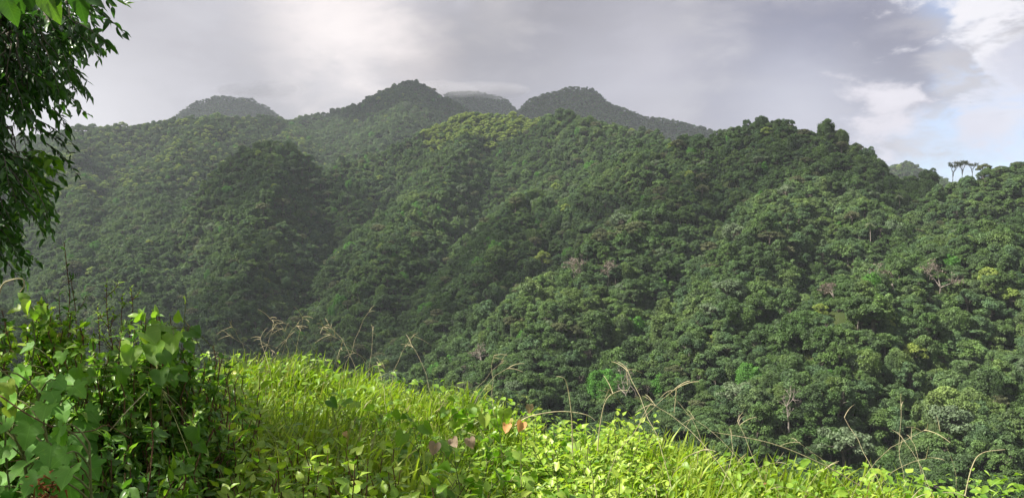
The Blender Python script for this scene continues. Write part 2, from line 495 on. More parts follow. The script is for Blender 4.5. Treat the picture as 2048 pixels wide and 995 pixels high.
class Geo:
    """collects quads (and triangles) with a uv and a tint per vertex"""
    def __init__(self):
        self.V = []; self.F4 = []; self.F3 = []; self.U = []; self.T = []; self.n = 0

    def add(self, V, F4=None, F3=None, uv=None, tint=0.5):
        V = np.asarray(V, float).reshape(-1, 3)
        if F4 is not None and len(F4): self.F4.append(np.asarray(F4) + self.n)
        if F3 is not None and len(F3): self.F3.append(np.asarray(F3) + self.n)
        self.V.append(V); self.n += len(V)
        self.U.append(np.zeros((len(V), 2)) if uv is None else np.asarray(uv, float).reshape(-1, 2))
        self.T.append(np.broadcast_to(np.asarray(tint, float), (len(V),)) if np.ndim(tint) == 0 else np.asarray(tint, float))
        return self

    def tube(self, pts, rad, sides=6, tint=0.5):
        V, Fq = tube(pts, rad, sides)
        return self.add(V, Fq, tint=tint)

    def scatter(self, tpl, Mx, T, tint):
        """tpl: (V, F4, F3, uv); Mx (n,3,3) with scale; T (n,3); tint (n,)"""
        V, F4, F3, uv = tpl
        n = len(T)
        if n == 0: return self
        VV = np.einsum('nij,vj->nvi', Mx, V) + T[:, None, :]
        off = (np.arange(n) * len(V))[:, None, None]
        f4 = (F4[None] + off).reshape(-1, 4) if F4 is not None and len(F4) else None
        f3 = (F3[None] + off).reshape(-1, 3) if F3 is not None and len(F3) else None
        return self.add(VV.reshape(-1, 3), f4, f3, np.tile(uv, (n, 1)), np.repeat(tint, len(V)))

    def mesh(self, name, mats, smooth=False):
        Fs = []
        if self.F4: Fs.append(np.vstack(self.F4))
        if self.F3: Fs.append(np.vstack(self.F3))
        return mesh_data(name, np.vstack(self.V), Fs, mats, smooth, np.vstack(self.U), np.concatenate(self.T))


# a leaf clump card: a folded, pointed quad pair
_c = np.array([[0, -0.5, 0], [0.42, 0.0, -0.10], [0, 0.6, 0.0], [-0.42, 0.0, -0.10]], float)
CLUMP = (_c, np.array([[0, 1, 2, 3]]), None, _c[:, :2].copy())


def lobes_crown(r, n_lobes, rad, flat, lobe_r, leaf, dens, skirt=0.0, hollow=0.0, lobe_flat=0.75, up=0.45, low=-0.55):
    """crown of leafy lobes; returns Geo and lobe centres. rad: crown radius, height = rad*flat*2"""
    g = Geo(); C = []
    for k in range(n_lobes):
        u = r.random(); a = r.random() * 2 * np.pi
        ct = r.uniform(low, 0.9) if k % 3 else r.uniform(0.35, 1.0)
        st = math.sqrt(max(0, 1 - ct * ct))
        rr = rad * r.uniform(0.55 + hollow, 0.92)
        c = np.array([math.cos(a) * st * rr, math.sin(a) * st * rr, ct * rr * flat])
        lr = lobe_r * r.uniform(0.65, 1.25)
        C.append((c, lr))
        n = int(dens * lr * lr / (leaf * leaf))
        d = unit(r.normal(size=(n, 3))); d[:, 2] = np.where(d[:, 2] < -0.35, -d[:, 2], d[:, 2])
        rad_j = r.uniform(0.78, 1.08, n)
        P = c + d * (lr * rad_j)[:, None] * np.array([1, 1, lobe_flat])
        nr = unit(d + np.array([0, 0, up]) + r.normal(size=(n, 3)) * 0.33)
        al = unit(r.normal(size=(n, 3)) + np.array([0, 0, -0.35]))
        Mx = frames(al, nr) * (leaf * r.uniform(0.6, 1.35, n))[:, None, None]
        lt = r.uniform(0.25, 0.75)
        g.scatter(CLUMP, Mx, P, np.clip(lt + r.normal(size=n) * 0.16 + 0.0 * d[:, 2], 0, 1))
    if skirt > 0:   # hanging curtains of vine
        n = int(dens * 5.0 * rad * skirt / (leaf * leaf))
        ns = int(10 + rad * 5)
        sa = r.uniform(0, 2 * np.pi, ns); sr = rad * r.uniform(0.6, 1.0, ns); sl = skirt * r.uniform(0.4, 1.0, ns)
        k = r.integers(0, ns, n)
        h = r.random(n)
        P = np.stack([np.cos(sa[k]) * sr[k], np.sin(sa[k]) * sr[k], 0.2 * rad - h * sl[k]], -1) + r.normal(size=(n, 3)) * 0.45
        out = np.stack([np.cos(sa[k]), np.sin(sa[k]), 0.3 + 0 * h], -1)
        nr = unit(out + r.normal(size=(n, 3)) * 0.5)
        al = unit(np.array([0, 0, -1.0]) + r.normal(size=(n, 3)) * 0.4)
        Mx = frames(al, nr) * (leaf * r.uniform(0.6, 1.3, n))[:, None, None]
        g.scatter(CLUMP, Mx, P, np.clip(r.uniform(0.2, 0.7, ns)[k] + r.normal(size=n) * 0.12, 0, 1))
    return g, C


def limbs(r, C, base_z, trunk_r, g=None, share=0.8):
    """tapered trunk standing at base_z with limbs out to the lobes"""
    g = g or Geo()
    bend = r.normal(size=2) * 0.35
    top = np.array([bend[0], bend[1], 0.0])
    ts = np.linspace(0, 1, 7)
    pts = np.stack([bend[0] * ts ** 2, bend[1] * ts ** 2, base_z * (1 - ts) - 0.6 * (1 - ts)], -1)
    g.tube(pts, trunk_r * (1.25 - 0.6 * ts), 7)
    for c, lr in C:
        if r.random() > share: continue
        m = top * 0.5 + c * 0.45 + np.array([0, 0, -0.15 * abs(c[2])]) + r.normal(size=3) * 0.25
        q = np.linspace(0, 1, 5)[:, None]
        st = np.array([bend[0] * 0.7, bend[1] * 0.7, base_z * r.uniform(0.05, 0.3)])
        P = (1 - q) ** 2 * st + 2 * q * (1 - q) * m + q ** 2 * c
        g.tube(P, np.linspace(trunk_r * 0.5, trunk_r * 0.1, 5), 5)
    return g


def make_kind(seed, rad, flat, n_lobes, lobe_r, leaf, dens, height_, skirt=0, mat='mix', bark='bark', **kw):
    """returns (crown mesh, trunk mesh), origin at the foot of the tree"""
    r = np.random.default_rng(seed); leaf = leaf * 0.85
    g, C = lobes_crown(r, n_lobes, rad, flat, lobe_r, leaf, dens, skirt, **kw)
    cz = height_ - rad * flat
    for k in range(len(g.V)): g.V[k] = g.V[k] + np.array([0, 0, cz])
    t = limbs(r, C, -cz, 0.05 * rad + 0.05)
    for k in range(len(t.V)): t.V[k] = t.V[k] + np.array([0, 0, cz])
    return g.mesh('crown', [M[mat]]), t.mesh('trunk', [M[bark]], True), rad, height_


KINDS = [
    make_kind(1, 4.1, 0.80, 30, 1.30, 0.44, 22, 8.0),
    make_kind(2, 3.3, 0.95, 24, 1.15, 0.42, 22, 7.8),
    make_kind(3, 4.9, 0.55, 32, 1.30, 0.45, 20, 7.5, lobe_flat=0.6, up=0.7),
    make_kind(4, 3.0, 1.30, 26, 1.05, 0.42, 20, 9.5),
    make_kind(5, 4.3, 0.75, 38, 1.05, 0.38, 22, 8.2),
    make_kind(6, 3.6, 0.85, 22, 1.25, 0.60, 16, 7.2),
    make_kind(7, 3.3, 0.95, 22, 1.20, 0.42, 20, 8.8, skirt=5.5),
    make_kind(8, 4.8, 0.40, 26, 1.15, 0.42, 20, 10.0, lobe_flat=0.45, up=1.0, hollow=0.1, low=-0.1),
    make_kind(9, 2.6, 0.95, 16, 1.00, 0.42, 20, 5.2),
    make_kind(10, 4.0, 0.90, 40, 0.90, 0.36, 20, 8.6),
]


def plume_kind(seed, n_culm, mat='mix'):
    """arching feathery plumes (a bamboo clump)"""
    r = np.random.default_rng(seed); g = Geo(); t = Geo()
    for k in range(n_culm):
        a = r.uniform(0, 2 * np.pi); H = r.uniform(6, 9.5); out = r.uniform(1.5, 4.0)
        q = np.linspace(0, 1, 10)
        P = np.stack([np.cos(a) * out * q ** 2.2, np.sin(a) * out * q ** 2.2, H * np.sin(q * 1.9) / math.sin(1.57) * 0.95], -1)
        t.tube(P, 0.06 * (1.1 - q), 5)
        n = 90
        s = r.uniform(0.35, 1.0, n)
        B = np.stack([np.interp(s, q, P[:, i]) for i in range(3)], -1) + r.normal(size=(n, 3)) * (0.5 * (1.15 - s))[:, None]
        al = unit(np.array([math.cos(a), math.sin(a), -0.5]) + r.normal(size=(n, 3)) * 0.45)
        Mx = frames(al, unit(np.array([0, 0, 1.0]) + r.normal(size=(n, 3)) * 0.4)) * (0.75 * r.uniform(0.6, 1.2, n))[:, None, None]
        Mx[:, :, 0] *= 0.45
        g.scatter(CLUMP, Mx, B, np.clip(0.5 + r.normal(size=n) * 0.2, 0, 1))
    return g.mesh('crown', [M[mat]]), t.mesh('trunk', [M['bark']], True), 3.6, 9.0

def palm_kind(seed, H=9.0):
    r = np.random.default_rng(seed); g = Geo(); t = Geo()
    q = np.linspace(0, 1, 8)
    t.tube(np.stack([0.5 * q ** 2, 0.2 * q, H * q - 0.5], -1), 0.17 - 0.06 * q, 7)
    top = np.array([0.5, 0.2, H - 0.5])
    for k in range(17):
        a = k * 2.4 + r.uniform(-.2, .2); el = r.uniform(-0.25, 1.1); L = r.uniform(2.4, 3.0)
        s = np.linspace(0, 1, 12)
        hor = L * s * math.cos(el * 0.7); ver = L * (s * math.sin(el) - 0.75 * s ** 2)
        P = top + np.stack([np.cos(a) * hor, np.sin(a) * hor, ver], -1)
        t.tube(P, np.linspace(0.04, 0.012, 12), 4)
        n = 44
        ss = np.repeat(np.linspace(0.12, 1, n // 2), 2); sd = np.tile([-1, 1], n // 2)
        B = np.stack([np.interp(ss, s, P[:, i]) for i in range(3)], -1)
        side = np.array([-math.sin(a), math.cos(a), 0])
        fw = np.array([math.cos(a), math.sin(a), -0.3])
        al = unit(side * sd[:, None] * 1.0 + fw * 0.6 + np.array([0, 0, -0.45]) + r.normal(size=(n, 3)) * 0.08)
        ln = 0.75 * np.sin(np.clip(ss, 0.1, 0.93) * np.pi) ** 0.5
        Mx = frames(al, unit(np.array([0, 0, 1.0]) + r.normal(size=(n, 3)) * 0.2)) * ln[:, None, None]
        Mx[:, :, 0] *= 0.22
        g.scatter(CLUMP, Mx, B + al * (ln * 0.45)[:, None], 0.5 + r.normal(size=n) * 0.15)
    return g.mesh('crown', [M['palm']]), t.mesh('trunk', [M['pale_bark']], True), 2.6, H


def bare_kind(seed, H=9.0, rad=3.2, leaves=0, mat='tan', bark='pale_bark', depth=4, rr=0.24, flat=False):
    """leafless branching crown; a few withered leaf clumps if leaves > 0"""
    r = np.random.default_rng(seed); tk = Geo(); g = Geo(); tips = []
    def grow(p, d, L, rad_, lev):
        q = np.linspace(0, 1, 4)[:, None]
        d2 = unit(d + r.normal(size=3) * 0.25)
        P = p + d * L * q * 0.5 + d2 * L * (q * 0.5)
        (tk if lev == 0 else g).tube(P, np.linspace(rad_, rad_ * 0.6, 4), 6 if lev < 2 else 4)
        e = P[-1]
        if lev >= depth: tips.append(e); return
        for k in range(r.integers(2, 4) + (1 if lev >= 2 else 0)):
            sp = unit(d2 * 0.9 + r.normal(size=3) * 0.62 + np.array([0, 0, -0.2 if flat and lev > 1 else 0.22]))
            grow(e, sp, L * r.uniform(0.5, 0.8), rad_ * 0.55, lev + 1)
    grow(np.array([0, 0, -0.5]), np.array([0, 0, 1.0]), H * 0.42, rr, 0)
    if leaves:
        tp = np.array(tips); n = int(leaves * len(tp))
        k = r.integers(0, len(tp), n)
        P = tp[k] + r.normal(size=(n, 3)) * np.array([0.5, 0.5, 0.22])
        Mx = frames(unit(r.normal(size=(n, 3))), unit(np.array([0, 0, 0.8]) + r.normal(size=(n, 3)) * 0.5)) * (0.42 * r.uniform(0.6, 1.3, n))[:, None, None]
        lg = Geo().scatter(CLUMP, Mx, P, np.clip(0.5 + r.normal(size=n) * 0.18, 0, 1))
        return lg.mesh('crown', [M[mat]]), tk.mesh('trunk', [M[bark]], True), g.mesh('limb', [M[bark]], True)
    return g.mesh('crown', [M[bark]], True), tk.mesh('trunk', [M[bark]], True), None

KINDS.append(plume_kind(21, 16))
N_MAIN = 10

# ---------------------------------------------------------------- where the trees stand
def project(P):
    p = R(PITCH)
    fwd = np.array([0, math.cos(p), -math.sin(p)]); up = np.array([0, math.sin(p), math.cos(p)])
    dz = P @ fwd
    return CX + F_PX * P[:, 0] / dz, CY - F_PX * (P @ up) / dz, dz


def candidate_trees():
    out = []
    for (r0, r1, sp) in ((110, 420, 3.8), (420, 900, 4.4), (900, 1600, 6.0), (1600, 2700, 7.5)):
        amax = 46.0
        xs = np.arange(-r1 * math.sin(R(amax)), r1 * math.sin(R(amax)), sp)
        ys = np.arange(r0 * 0.6, r1, sp * 0.92)
        X, Y = np.meshgrid(xs, ys)
        X = X + (np.arange(len(ys)) % 2)[:, None] * sp * 0.5
        X = X + rng.uniform(-0.38, 0.38, X.shape) * sp; Y = Y + rng.uniform(-0.38, 0.38, X.shape) * sp
        x = X.ravel(); y = Y.ravel(); rr = np.hypot(x, y)
        k = (rr >= r0) & (rr < r1) & (np.abs(x) < y * 0.80)
        out.append(np.stack([x[k], y[k]], -1))
    return np.vstack(out)

XY = candidate_trees()
GZ = height(XY[:, 0], XY[:, 1])
# visibility from the camera, with slack for a step to the side
na, nr = 420, 520
azs = np.linspace(-R(40), R(40), na); rs = np.geomspace(4, 3000, nr)
Ag, Rg = np.meshgrid(azs, rs, indexing='ij')
Hg = height(np.sin(Ag) * Rg, np.cos(Ag) * Rg)
El = (Hg + np.where(Rg > 100, 2.0, 0)) / Rg
Run = np.maximum.accumulate(El, axis=1)
# soften sideways: the lowest horizon among neighbours
Rs = Run.copy()
for s in range(1, 7):
    Rs[s:] = np.minimum(Rs[s:], Run[:-s]); Rs[:-s] = np.minimum(Rs[:-s], Run[s:])
ra = np.hypot(XY[:, 0], XY[:, 1]); aa = np.arctan2(XY[:, 0], XY[:, 1])
ia = np.clip(((aa - azs[0]) / (azs[1] - azs[0])).astype(int), 0, na - 1)
ir = np.clip(np.searchsorted(rs, ra * 0.985 - 6) - 1, 0, nr - 1)
vis = (GZ + 13) / ra > Rs[ia, ir] - 4.0 / ra
XY = XY[vis]; GZ = GZ[vis]; ra = ra[vis]
# leave the open grass slopes clear
px_, py_, dz_ = project(np.stack([XY[:, 0], XY[:, 1], GZ + 1], -1))
g0 = at(2010, 400, 340)
clear = (np.hypot(XY[:, 0] - g0[0] - 8, XY[:, 1] - g0[1]) < 15)
g1 = at(1925, 350, 407)
clear |= (np.hypot((XY[:, 0] - g1[0]) * 1.0, (XY[:, 1] - g1[1]) * 0.7) < 13)
behind = at(1925, 350, 425)
clear |= (np.abs(XY[:, 0] - behind[0]) < 16) & (XY[:, 1] > 395) & (XY[:, 1] < 470)
clear |= (px_[:len(XY)] > 1888) & (px_[:len(XY)] < 1968) & (XY[:, 1] > 385) & (XY[:, 1] < 520)
XY = XY[~clear]; GZ = GZ[~clear]; ra = ra[~clear]
NTREE = len(XY)
print('trees', NTREE)

# kinds cluster in stands
cl1 = vnoise(XY[:, 0] / 45, XY[:, 1] / 45, 77); cl2 = rng.random(NTREE)
kind = np.floor(np.clip(cl1 * 0.55 + cl2 * 0.45, 0, 0.999) * 1.0 * N_MAIN).astype(int)
mixk = rng.random(NTREE) < 0.55
kind = np.where(mixk, rng.integers(0, N_MAIN, NTREE), kind)
kind = np.where((kind == 7) & (rng.random(NTREE) < 0.75), rng.choice([0, 1, 4, 9, 6], NTREE), kind)
kind = np.where((kind == 2) & (rng.random(NTREE) < 0.5), rng.choice([0, 3, 4, 9, 6], NTREE), kind)
pxx, pyy, dzz = project(np.stack([XY[:, 0], XY[:, 1], GZ + 6], -1))
bam = (pxx < 620) & (pyy > 560) & (rng.random(NTREE) < 0.45)
kind = np.where(bam, N_MAIN, kind)
scl = rng.uniform(0.42, 0.98, NTREE) * np.where(rng.random(NTREE) < 0.12, 1.38, 1.0)
hz = rng.uniform(0.85, 1.30, NTREE) * scl
scl = scl * np.where(ra > 900, 1.12, 1.0) * np.where(ra > 1600, 1.1, 1.0)
hz = np.where(ra > 1600, np.minimum(hz, 0.8), hz)
scl = np.where(kind == 7, np.minimum(scl, 0.9), scl); hz = np.where(kind == 7, np.minimum(hz, 0.8), hz)
rot = rng.uniform(0, 2 * np.pi, NTREE)

# special trees by their place in the photograph: (px, py, kind)
def ground_hit(px, py, rmin=90.0):
    d = dir_of(px, py)
    tt = np.geomspace(rmin, 3500, 3000)
    P = d[None] * tt[:, None]
    hh = height(P[:, 0], P[:, 1])
    k = np.argmax(P[:, 2] < hh)
    return np.array([P[k, 0], P[k, 1], hh[k]])

def special(px, py, top_above=6.0):
    """foot of a tree whose crown is seen at (px, py)"""
    d = dir_of(px, py)
    tt = np.geomspace(90, 3500, 3000)
    P = d[None] * tt[:, None]
    hh = height(P[:, 0], P[:, 1])
    k = np.argmax(P[:, 2] < hh + top_above)
    return np.array([P[k, 0], P[k, 1], hh[k]])

KS = {
    'bright_mound': make_kind(31, 4.8, 0.80, 34, 1.15, 0.36, 22, 9.0, skirt=6.0, mat='bright'),
    'bright': make_kind(32, 3.4, 0.95, 22, 1.0, 0.40, 20, 8.5, skirt=4.0, mat='bright'),
    'silver': make_kind(33, 4.6, 0.60, 26, 1.15, 0.50, 18, 9.0, mat='silver'),
    'silver_flat': make_kind(34, 5.2, 0.42, 26, 1.15, 0.55, 16, 9.5, mat='silver', lobe_flat=0.5),
    'olive': make_kind(35, 4.6, 0.45, 24, 1.15, 0.42, 20, 9.5, mat='olive', lobe_flat=0.5),
    'yellow': make_kind(36, 3.8, 0.70, 20, 1.1, 0.44, 18, 8.5, mat='yellow'),
    'umbrella': make_kind(37, 5.6, 0.32, 30, 1.15, 0.42, 20, 10.5, mat='olive', lobe_flat=0.38, up=1.0, hollow=0.1),
}
SPECIAL = [
    (1212, 755, 'bright_mound', 1.25, 'bright green domed tree draped in vines just above the weedy slope crest', 'vine-draped tree'),
    (1268, 640, 'bright', 1.0, 'vivid green vine-hung tree halfway down the gully in the middle', 'vine-draped tree'),
    (1500, 735, 'bright', 1.0, 'bright green leafy tree at the bottom, right of the dark gully', 'broadleaf tree'),
    (1325, 760, 'bright', 0.9, 'fresh green tree right beside the large vine-draped dome', 'broadleaf tree'),
    (1030, 398, 'bright', 0.8, 'small vivid green tree high on the middle slope', 'broadleaf tree'),
    (1290, 395, 'bright', 0.8, 'small vivid green tree below the right ridge', 'broadleaf tree'),
    (1455, 575, 'silver', 1.15, 'large silvery green tree in the middle of the right slope', 'silvery tree'),
    (1425, 625, 'silver_flat', 1.05, 'broad grey-green tree just below the large silvery one', 'silvery tree'),
    (1480, 790, 'silver_flat', 1.1, 'grey-green layered tree above the dark hollow near the bottom', 'silvery tree'),
    (1900, 835, 'silver', 1.1, 'pale silvery tree with large leaves low on the right slope', 'silvery tree'),
    (1690, 890, 'silver_flat', 1.2, 'blue-green spreading tree beside the foreground weeds at the right', 'silvery tree'),
    (1240, 715, 'silver', 0.7, 'small grey-blue tree behind the vine-draped dome', 'silvery tree'),
    (695, 395, 'silver', 1.0, 'small silvery tree on the slope right of the dark knoll', 'silvery tree'),
    (1155, 375, 'silver_flat', 0.9, 'pale flat-topped tree in the upper middle slope', 'silvery tree'),
    (1520, 322, 'silver_flat', 0.9, 'pale grey-topped tree near the right ridge top', 'silvery tree'),
    (1540, 480, 'umbrella', 1.0, 'olive umbrella-shaped tree spreading over the right slope gully', 'umbrella tree'),
    (1275, 455, 'olive', 1.0, 'brownish olive flat-topped tree in the middle slope', 'umbrella tree'),
    (550, 372, 'yellow', 1.0, 'yellow-green flat tree on the front of the dark knoll', 'broadleaf tree'),
    (2025, 590, 'yellow', 1.0, 'sunlit yellow-green tree at the right edge of the slope', 'broadleaf tree'),
    (1935, 480, 'yellow', 0.8, 'yellow-green tree on the brow of the near right spur', 'broadleaf tree'),
    (1830, 700, 'yellow', 0.9, 'light green tree in the middle of the lower right slope', 'broadleaf tree'),
]
sp_feet = []
for (px, py, kk, s, lab, cat) in SPECIAL:
    sp_feet.append(special(px, py, 6.5 * s))
BARE = [  # px, py of the crown, seed, leaves, mat, scale, label, category
    (1580, 795, 51, 0, 'tan', 1.15, 'leafless pale grey tree with forked branches above the foreground weeds', 'dead tree'),
    (1790, 545, 52, 4, 'tan', 0.9, 'withered grey-brown tree with bare twigs in the middle of the right slope', 'dead tree'),
    (1880, 545, 53, 3, 'tan', 1.0, 'dry brownish tree right beside the withered grey-brown one', 'dead tree'),
    (1150, 525, 54, 5, 'tan', 1.0, 'dusty pinkish-brown half-bare tree on the middle spur', 'dead tree'),
    (1215, 535, 55, 4, 'tan', 0.9, 'dry half-bare tree right of the pinkish-brown one', 'dead tree'),
    (965, 705, 56, 3, 'tan', 1.0, 'pale branching tree low in the shaded slope', 'dead tree'),
    (1975, 755, 57, 7, 'tan', 0.55, 'small rusty-brown withered tree low on the right slope', 'dead tree'),
    (1672, 572, 58, 7, 'tan', 0.7, 'pinkish-brown withered tree near the top of the right slope', 'dead tree'),
    (1255, 760, 59, 2, 'tan', 0.9, 'thin pale-stemmed tree beside the vine-draped dome', 'dead tree'),
]
BARE = [b[:5] + (b[5] * 1.3,) + b[6:] for b in BARE]
bare_feet = [special(b[0], b[1], 6.6 * b[5]) for b in BARE]
UMB = [(1906, 327, 0.62, 61), (1925, 324, 0.66, 62), (1945, 328, 0.66, 63)]
palm_feet = special(1742, 452, 8.0), special(1800, 395, 8.0), special(895, 240, 8.0)
keep = np.ones(NTREE, bool)
for f_ in sp_feet:
    keep &= np.hypot(XY[:, 0] - f_[0], XY[:, 1] - f_[1]) > 3.3
for f_, b in zip(bare_feet, BARE):
    # nothing may stand right in front of the bare trees
    for q in (1.0, 0.985, 0.97, 0.95):
        keep &= np.hypot(XY[:, 0] - f_[0] * q, XY[:, 1] - f_[1] * q) > 2.9
for f_ in palm_feet: keep &= np.hypot(XY[:, 0] - f_[0], XY[:, 1] - f_[1]) > 4.0

# ---------------------------------------------------------------- the 300 that show largest: trees of their own
size = 3.8 * scl * F_PX / dzz
seen = (pxx > -10) & (pxx < 2058) & (pyy < 985) & keep & (ra > 100)
# those hidden behind the weeds of the near slope show nothing
crest_py = np.interp(pxx, [0, 430, 700, 850, 950, 1060, 1250, 1400, 2048], [650, 690, 700, 760, 810, 825, 850, 930, 960])
seen &= pyy < crest_py - 8
order = np.argsort(-size * seen)
PICK = order[:262]
picked = np.zeros(NTREE, bool); picked[PICK] = True
rest = keep & ~picked

KIND_WORDS = [
    ('broadleaf_tree', 'broadleaf tree', 'broad domed tree'), ('broadleaf_tree', 'broadleaf tree', 'rounded medium tree'),
    ('spreading_tree', 'spreading tree', 'wide layered tree'), ('broadleaf_tree', 'broadleaf tree', 'tall narrow-crowned tree'),
    ('broadleaf_tree', 'broadleaf tree', 'broad lumpy-crowned tree'), ('broadleaf_tree', 'broadleaf tree', 'coarse-leaved rounded tree'),
    ('vine_draped_tree', 'vine-draped tree', 'vine-curtained tree'), ('umbrella_tree', 'umbrella tree', 'flat-topped umbrella tree'),
    ('small_tree', 'small tree', 'small rounded tree'), ('broadleaf_tree', 'broadleaf tree', 'fine-leaved rounded tree'), ('bamboo_clump', 'bamboo', 'arching feathery bamboo clump')]
protos = []
used = [False] * len(KINDS)
for kx, (cm, tm, rd, hh_) in enumerate(KINDS):
    nm, cat, words = KIND_WORDS[kx]
    root = empty(nm, (0, 0, 0))
    obj('trunk', tm, root); obj('crown', cm, root)
    tag(root, words, cat)
    protos.append(root)
for i in PICK:
    kx = int(kind[i])
    if used[kx]: o = copy_tree(protos[kx])
    else: o = protos[kx]; used[kx] = True
    o.location = (float(XY[i, 0]), float(XY[i, 1]), float(GZ[i]) - 0.4)
    o.rotation_euler = (0, 0, float(rot[i])); o.scale = (float(scl[i]), float(scl[i]), float(hz[i]))
    words = KIND_WORDS[kx][2]
    px, py = pxx[i], pyy[i]
    where = ('on the lower right slope' if px > 1600 else 'in the gully at the foot of the slope' if px > 1300 else 'on the middle slope behind the weeds' if px > 900 else 'in the shaded foot of the left slope')
    if px > 1600 and py < 640: where = 'on the brow of the near right spur'
    tag(o, f'green {words} {where}', KIND_WORDS[kx][1], f'{words}s {where}')
for kx, u in enumerate(used):
    if not u:
        for ch in list(protos[kx].children): bpy.data.objects.remove(ch)
        bpy.data.objects.remove(protos[kx])

made = {}
def place_kind(key, nm, cat, lab, foot, s):
    cm, tm, rd, hh_ = KS[key]
    if key not in made:
        root = empty(nm, (0, 0, 0)); obj('trunk', tm, root); obj('crown', cm, root); made[key] = root; o = root
    else:
        o = copy_tree(made[key])
    o.location = (foot[0], foot[1], foot[2] - 0.3); o.scale = (s, s, s); o.rotation_euler = (0, 0, float(rng.uniform(0, 6.28)))
    tag(o, lab, cat)
    return o
NM = {'bright_mound': 'vine_draped_tree', 'bright': 'broadleaf_tree', 'silver': 'silvery_tree', 'silver_flat': 'silvery_tree', 'olive': 'spreading_tree', 'yellow': 'broadleaf_tree', 'umbrella': 'umbrella_tree'}
for (px, py, kk, s, lab, cat), f_ in zip(SPECIAL, sp_feet):
    place_kind(kk, NM[kk], cat, lab, f_, s)
for (px, py, sd, lv, mt, s, lab, cat), f_ in zip(BARE, bare_feet):
    cm, tm, lm = bare_kind(sd, leaves=lv, mat=mt)
    root = empty('dead_tree', (f_[0], f_[1], f_[2] - 0.3), 0, s)
    obj('trunk', tm, root); obj('crown', cm, root)
    if lm: obj('limb', lm, root)
    tag(root, lab, cat)
names3 = ['leftmost of the three lone flat-topped trees standing on the skyline saddle', 'middle one of the three lone flat-topped trees on the skyline saddle', 'rightmost of the three lone flat-topped trees standing on the skyline saddle']
def lone_tree(seed):
    """thin bent stem, a few rising limbs and a flat sparse crown"""
    r = np.random.default_rng(seed); t = Geo(); lim = Geo(); g = Geo()
    q = np.linspace(0, 1, 8); bx, by = r.normal(size=2) * 0.5
    P = np.stack([bx * np.sin(q * 2.5), by * q, 5.2 * q - 0.3], -1)
    t.tube(P, 0.26 - 0.12 * q, 7)
    for k in range(7):
        a = k * 0.9 + r.uniform(-.3, .3); L = r.uniform(1.6, 3.4)
        e = P[-1] + np.array([math.cos(a) * L, math.sin(a) * L, r.uniform(1.6, 2.6)])
        m = (P[-1 - k % 3] + e) / 2 + np.array([0, 0, -0.25])
        qq = np.linspace(0, 1, 6)[:, None]
        lim.tube((1 - qq) ** 2 * P[-1 - k % 3] + 2 * qq * (1 - qq) * m + qq ** 2 * e, np.linspace(0.13, 0.05, 6), 5)
        n = 75
        B = e + r.normal(size=(n, 3)) * np.array([0.75, 0.75, 0.18])
        Mx = frames(unit(r.normal(size=(n, 3))), unit(np.array([0, 0, 1.0]) + r.normal(size=(n, 3)) * 0.45)) * (0.40 * r.uniform(0.6, 1.3, n))[:, None, None]
        g.scatter(CLUMP, Mx, B, np.clip(0.45 + r.normal(size=n) * 0.16, 0, 1))
    return g.mesh('crown', [M['olive']]), t.mesh('trunk', [M['bark']], True), lim.mesh('limb', [M['bark']], True)
for (px, py, s, sd), lab in zip(UMB, names3):
    b = at(px, 350, 409); z = float(height(np.array([b[0]]), np.array([b[1]]))[0])
    top = at(px, py - 4, 409)[2]
    cm, tm, lm = lone_tree(sd)
    sc = max(0.6, (top - z) / 7.9)
    root = empty('umbrella_tree', (b[0], b[1], z), 0, sc)
    root.scale = (min(sc, 0.80), min(sc, 0.80), sc)
    obj('trunk', tm, root); obj('crown', cm, root); obj('limb', lm, root)
    tag(root, lab, 'umbrella tree')
plabs = ['palm with drooping fronds poking out of the right slope below the saddle', 'palm standing in the hollow under the skyline saddle', None]
pm = palm_kind(71); first = None
for f_, lab in zip(palm_feet[:2], plabs):
    if first is None:
        first = empty('palm_tree', (0, 0, 0)); obj('trunk', pm[1], first); obj('crown', pm[0], first); o = first
    else: o = copy_tree(first)
    o.location = (f_[0], f_[1], f_[2]); o.rotation_euler = (0, 0, float(rng.uniform(0, 6)))
    tag(o, lab, 'palm')

